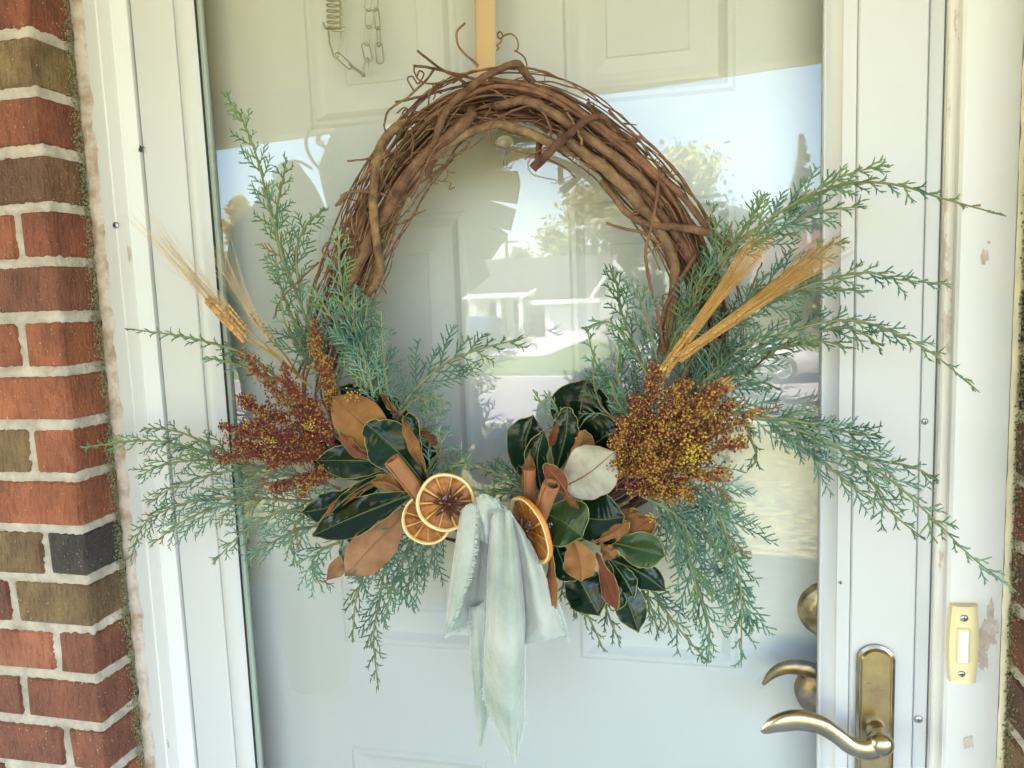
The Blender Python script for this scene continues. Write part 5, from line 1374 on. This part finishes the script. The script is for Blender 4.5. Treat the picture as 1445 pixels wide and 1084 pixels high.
for dx in (2, 5, 9):
    w = MB(); w.bbox((x0+dx, -38.6, zg+.8), (x0+dx+1.6, -38.53, zg+2.1), .02); wf = w.build('window', M['white'], h2)
    w = MB(); w.box((x0+dx+.1, -38.53, zg+.9), (x0+dx+1.5, -38.52, zg+2.0)); w.build('pane', M['pane'], wf)

# utility pole
pp = refl(714, 332, -52)
t = thing('utility_pole', 'wooden utility pole with a transformer behind the house across the street', 'pole', (pp.x, -52, -.8))
mb = MB(); mb.tube([(pp.x, -52, -.9), (pp.x, -52, 3), (pp.x, -52, pp.z)], [.17, .15, .12], 8); mb.build('shaft', M['pole'], t)
mb = MB(); mb.lathe([(0, 0), (.22, 0), (.22, .9), (.1, 1.0), (0, 1.0)], (pp.x+.36, -52, pp.z-1.7), (0, 0, 1), 12); mb.build('transformer', M['white'], t)
mb = MB(); mb.bbox((pp.x-.9, -52.08, pp.z-.55), (pp.x+.9, -51.95, pp.z-.42), .01); mb.build('crossarm', M['pole'], t)

# cars
def car(name, label, mb_mat, loc, yaw, L=4.6, Wd=1.78):
    t = thing(name, label, 'car', loc)
    rz = Matrix.Rotation(yaw, 3, 'Z'); T = lambda p: rz @ V(p) + V(loc)
    # profile stations along the length: x, belt height, bottom, half width
    stn = [(-2.3,.62,.38,.60),(-2.24,.80,.27,.76),(-2.0,.92,.22,.85),(-1.2,.94,.20,.89),(0,.93,.20,.89),(1.0,.90,.20,.89),(1.7,.80,.22,.86),(2.15,.68,.25,.78),(2.3,.52,.32,.62)]
    rows = []
    for x, top, bot, hw in stn:
        k = L/4.6
        rows.append([T((x*k, y*Wd/1.78, z)) for y, z in ((-hw*.86,bot),(-hw,bot+.16),(-hw,top-.16),(-hw*.9,top),(-hw*.4,top+.03),(hw*.4,top+.03),(hw*.9,top),(hw,top-.16),(hw,bot+.16),(hw*.86,bot),(0,bot-.01),(-hw*.86,bot))])
    mb = MB(); mb.grid(rows); mb.add(rows[0], [tuple(range(11))]); mb.add(rows[-1], [tuple(range(11))[::-1]]); mb.build('body', mb_mat, t)
    cab = [(-1.95,.93,.74,.93),(-1.35,.93,.80,1.36),(-.6,.93,.82,1.45),(.35,.92,.80,1.40),(1.12,.89,.74,.91)]
    rows = [[T((x, -hw, zb)), T((x, -hw*.84+.0, zt-.06)), T((x, -hw*.6, zt)), T((x, hw*.6, zt)), T((x, hw*.84, zt-.06)), T((x, hw, zb))] for x, zb, hw, zt in cab]
    mb = MB(); mb.grid(rows); mb.build('cabin', mb_mat, t)
    for sg in (-1, 1):
        for x0, x1 in ((-1.28, -.36), (-.28, .72)):
            mb = MB(); mb.prism([T((x0, sg*.815, .97)), T((x1, sg*.815, .96)), T((x1-.28 if x1 > .5 else x1, sg*.735, 1.32)), T((x0+.06, sg*.735, 1.33))], rz @ V((0, sg*.012, 0))); mb.build('side_window', M['pane'], t)
    for sg in (-1, 1):
        for x in (-1.42, 1.38):
            m1 = MB(); m1.lathe([(.18,.0),(.30,.0),(.335,.03),(.335,.17),(.30,.20),(0,.20)], T((x, sg*(Wd/2-.19), .335)), rz @ V((0, sg, 0)), 24); w = m1.build('tyre', M['tyre'], t)
            m1 = MB(); m1.lathe([(.215,.19),(.21,.212),(.19,.205),(.17,.19),(.05,.20),(.04,.215),(0,.215)], T((x, sg*(Wd/2-.19), .335)), rz @ V((0, sg, 0)), 20)
            for s5 in range(5):
                a = 2*PI*s5/5; d = rz @ V((math.cos(a), 0, 0)) + V((0, 0, math.sin(a))); c0 = T((x, sg*(Wd/2+.02), .335)); m1.tube([c0+d*.04, c0+d*.19], .022, 5)
            m1.build('rim', M['alloy'], w)
        m1 = MB(); m1.ball(T((2.16, sg*.60, .62)), .13, 0, 10, 8, (1, 1, .6)); m1.build('headlight', M['lamp'], t)
        m1 = MB(); m1.ball(T((-2.2, sg*.64, .74)), .12, 0, 10, 8, (.8, 1, .8)); m1.build('tail_light', M['tail'], t)
    m1 = MB(); m1.bbox((-.04, -.28, -.06), (.04, .28, .06), .01); m1.v = [T(V(p)+V((-2.31, 0, .58))) for p in m1.v]; m1.build('number_plate', M['white'], t)
    return t
wx = refl(1103, 530, -18.2)
car('parked_car', 'silver car parked at the far kerb, reflected on the right behind the cedar', M['carsilver'], (wx.x-1.38, -18.9, ZR+.02), 0)
dx = refl(684, 480, -34)
car('parked_car', 'dark blue grey car standing in the driveway across the street', M['carblue'], (dx.x, -34, -.83), math.radians(-100), 4.6, 1.85)

# trees beyond the houses
def tree(label, u, vtop, vbot, wpx, y, kind, seed, dens=1.0, narrow=False):
    random.seed(seed)
    s = (abs(y)+CAM_D)/F_PX; top = refl(u, vtop, y); cx = top.x; H = top.z+.8; wid = wpx*s
    t = thing('tree', label, 'tree', (cx, y, -.85))
    zlow = max(.8, refl(u, vbot, y).z)
    mb = MB(); mb.tube([(cx, y, -.9), (cx+.1, y, zlow*.7+.2), (cx-.1, y, zlow+H*.35)], [.35, .28, .12], 8)
    for k in range(6):
        a = R(0, 6.28); mb.tube([(cx, y, zlow*R(.7, 1.1)), (cx+math.cos(a)*wid*.16, y+math.sin(a)*wid*.16, zlow+H*R(.15, .3)), (cx+math.cos(a)*wid*.32, y+math.sin(a)*wid*.32, zlow+H*R(.3, .5))], [.14, .09, .03], 6)
    mb.build('trunk', M['trunk'], t)
    mb = MB(); lobes = []
    nl = 46
    for k in range(nl):
        f = (k+.5)/nl; z = zlow + (top.z-zlow)*f*(.90 if not narrow else 1)
        rmax = wid*.5*(math.sin(PI*(.12+.86*f))**.7 if not narrow else (1-f)*.95+.04)
        a = R(0, 6.28); rr = rmax*math.sqrt(R(.05, 1))*.92
        lobes.append((V((cx+math.cos(a)*rr, y+math.sin(a)*rr, z)), wid*(.16*R(.5, 1.4) if not narrow else .15*(1-.8*f)*R(.7, 1.3))))
    for c, r in lobes:
        for q in range(int(210*dens)):
            d = V((random.gauss(0, 1), random.gauss(0, 1), random.gauss(0, 1))).normalized()*r*abs(random.gauss(0, .62)); p = c+d
            if p.z > top.z*1.04: continue
            l = R(.14, .36)*max(.6, wid/9); e = V((R(-1, 1), R(-1, 1), R(-1, 1))).normalized(); g = e.cross(V((R(-1, 1), R(-1, 1), R(-1, 1)))).normalized()
            mb.add([p-e*l, p+g*l*.5, p+e*l, p-g*l*.5], [(0, 1, 2, 3)], 0, False)
    mb.build('crown', M[kind], t)
TR = [('broad pale green tree behind the garage across the street', 960, 208, 380, 190, -62, 'crown', 1),
      ('wide green tree to the left of the broad pale tree, behind the ranch house', 838, 255, 385, 150, -58, 'crown', 2),
      ('tall dark conifer at the right edge of the glass reflection', 1132, 190, 420, 80, -52, 'crown3', 3),
      ('small green tree beside the utility pole', 730, 352, 400, 50, -70, 'crown', 4),
      ('yellowing tree reflected at the left edge of the glass', 338, 268, 420, 56, -30, 'crown2', 5),
      ('low green tree just left of the utility pole', 690, 372, 405, 70, -80, 'crown', 6),
      ('round green tree between the broad tree and the conifer', 1030, 290, 420, 120, -60, 'crown', 7),
      ('dense dark bushy tree behind the silver car', 1125, 395, 490, 120, -30, 'crown3', 8),
      ('leafy tree far behind the left end of the ranch house', 600, 360, 420, 150, -75, 'crown', 9),
      ('dark tree beside the gable end of the garage', 910, 385, 470, 60, -44, 'crown3', 10)]
for lab, u, vt, vb, w, y, k, sd_ in TR:
    tree(lab, u, vt, vb, w, y, k, sd_, 1.0, narrow=(k == 'crown3' and sd_ == 3))

# outward-facing normals everywhere
for me in bpy.data.meshes:
    me.validate()
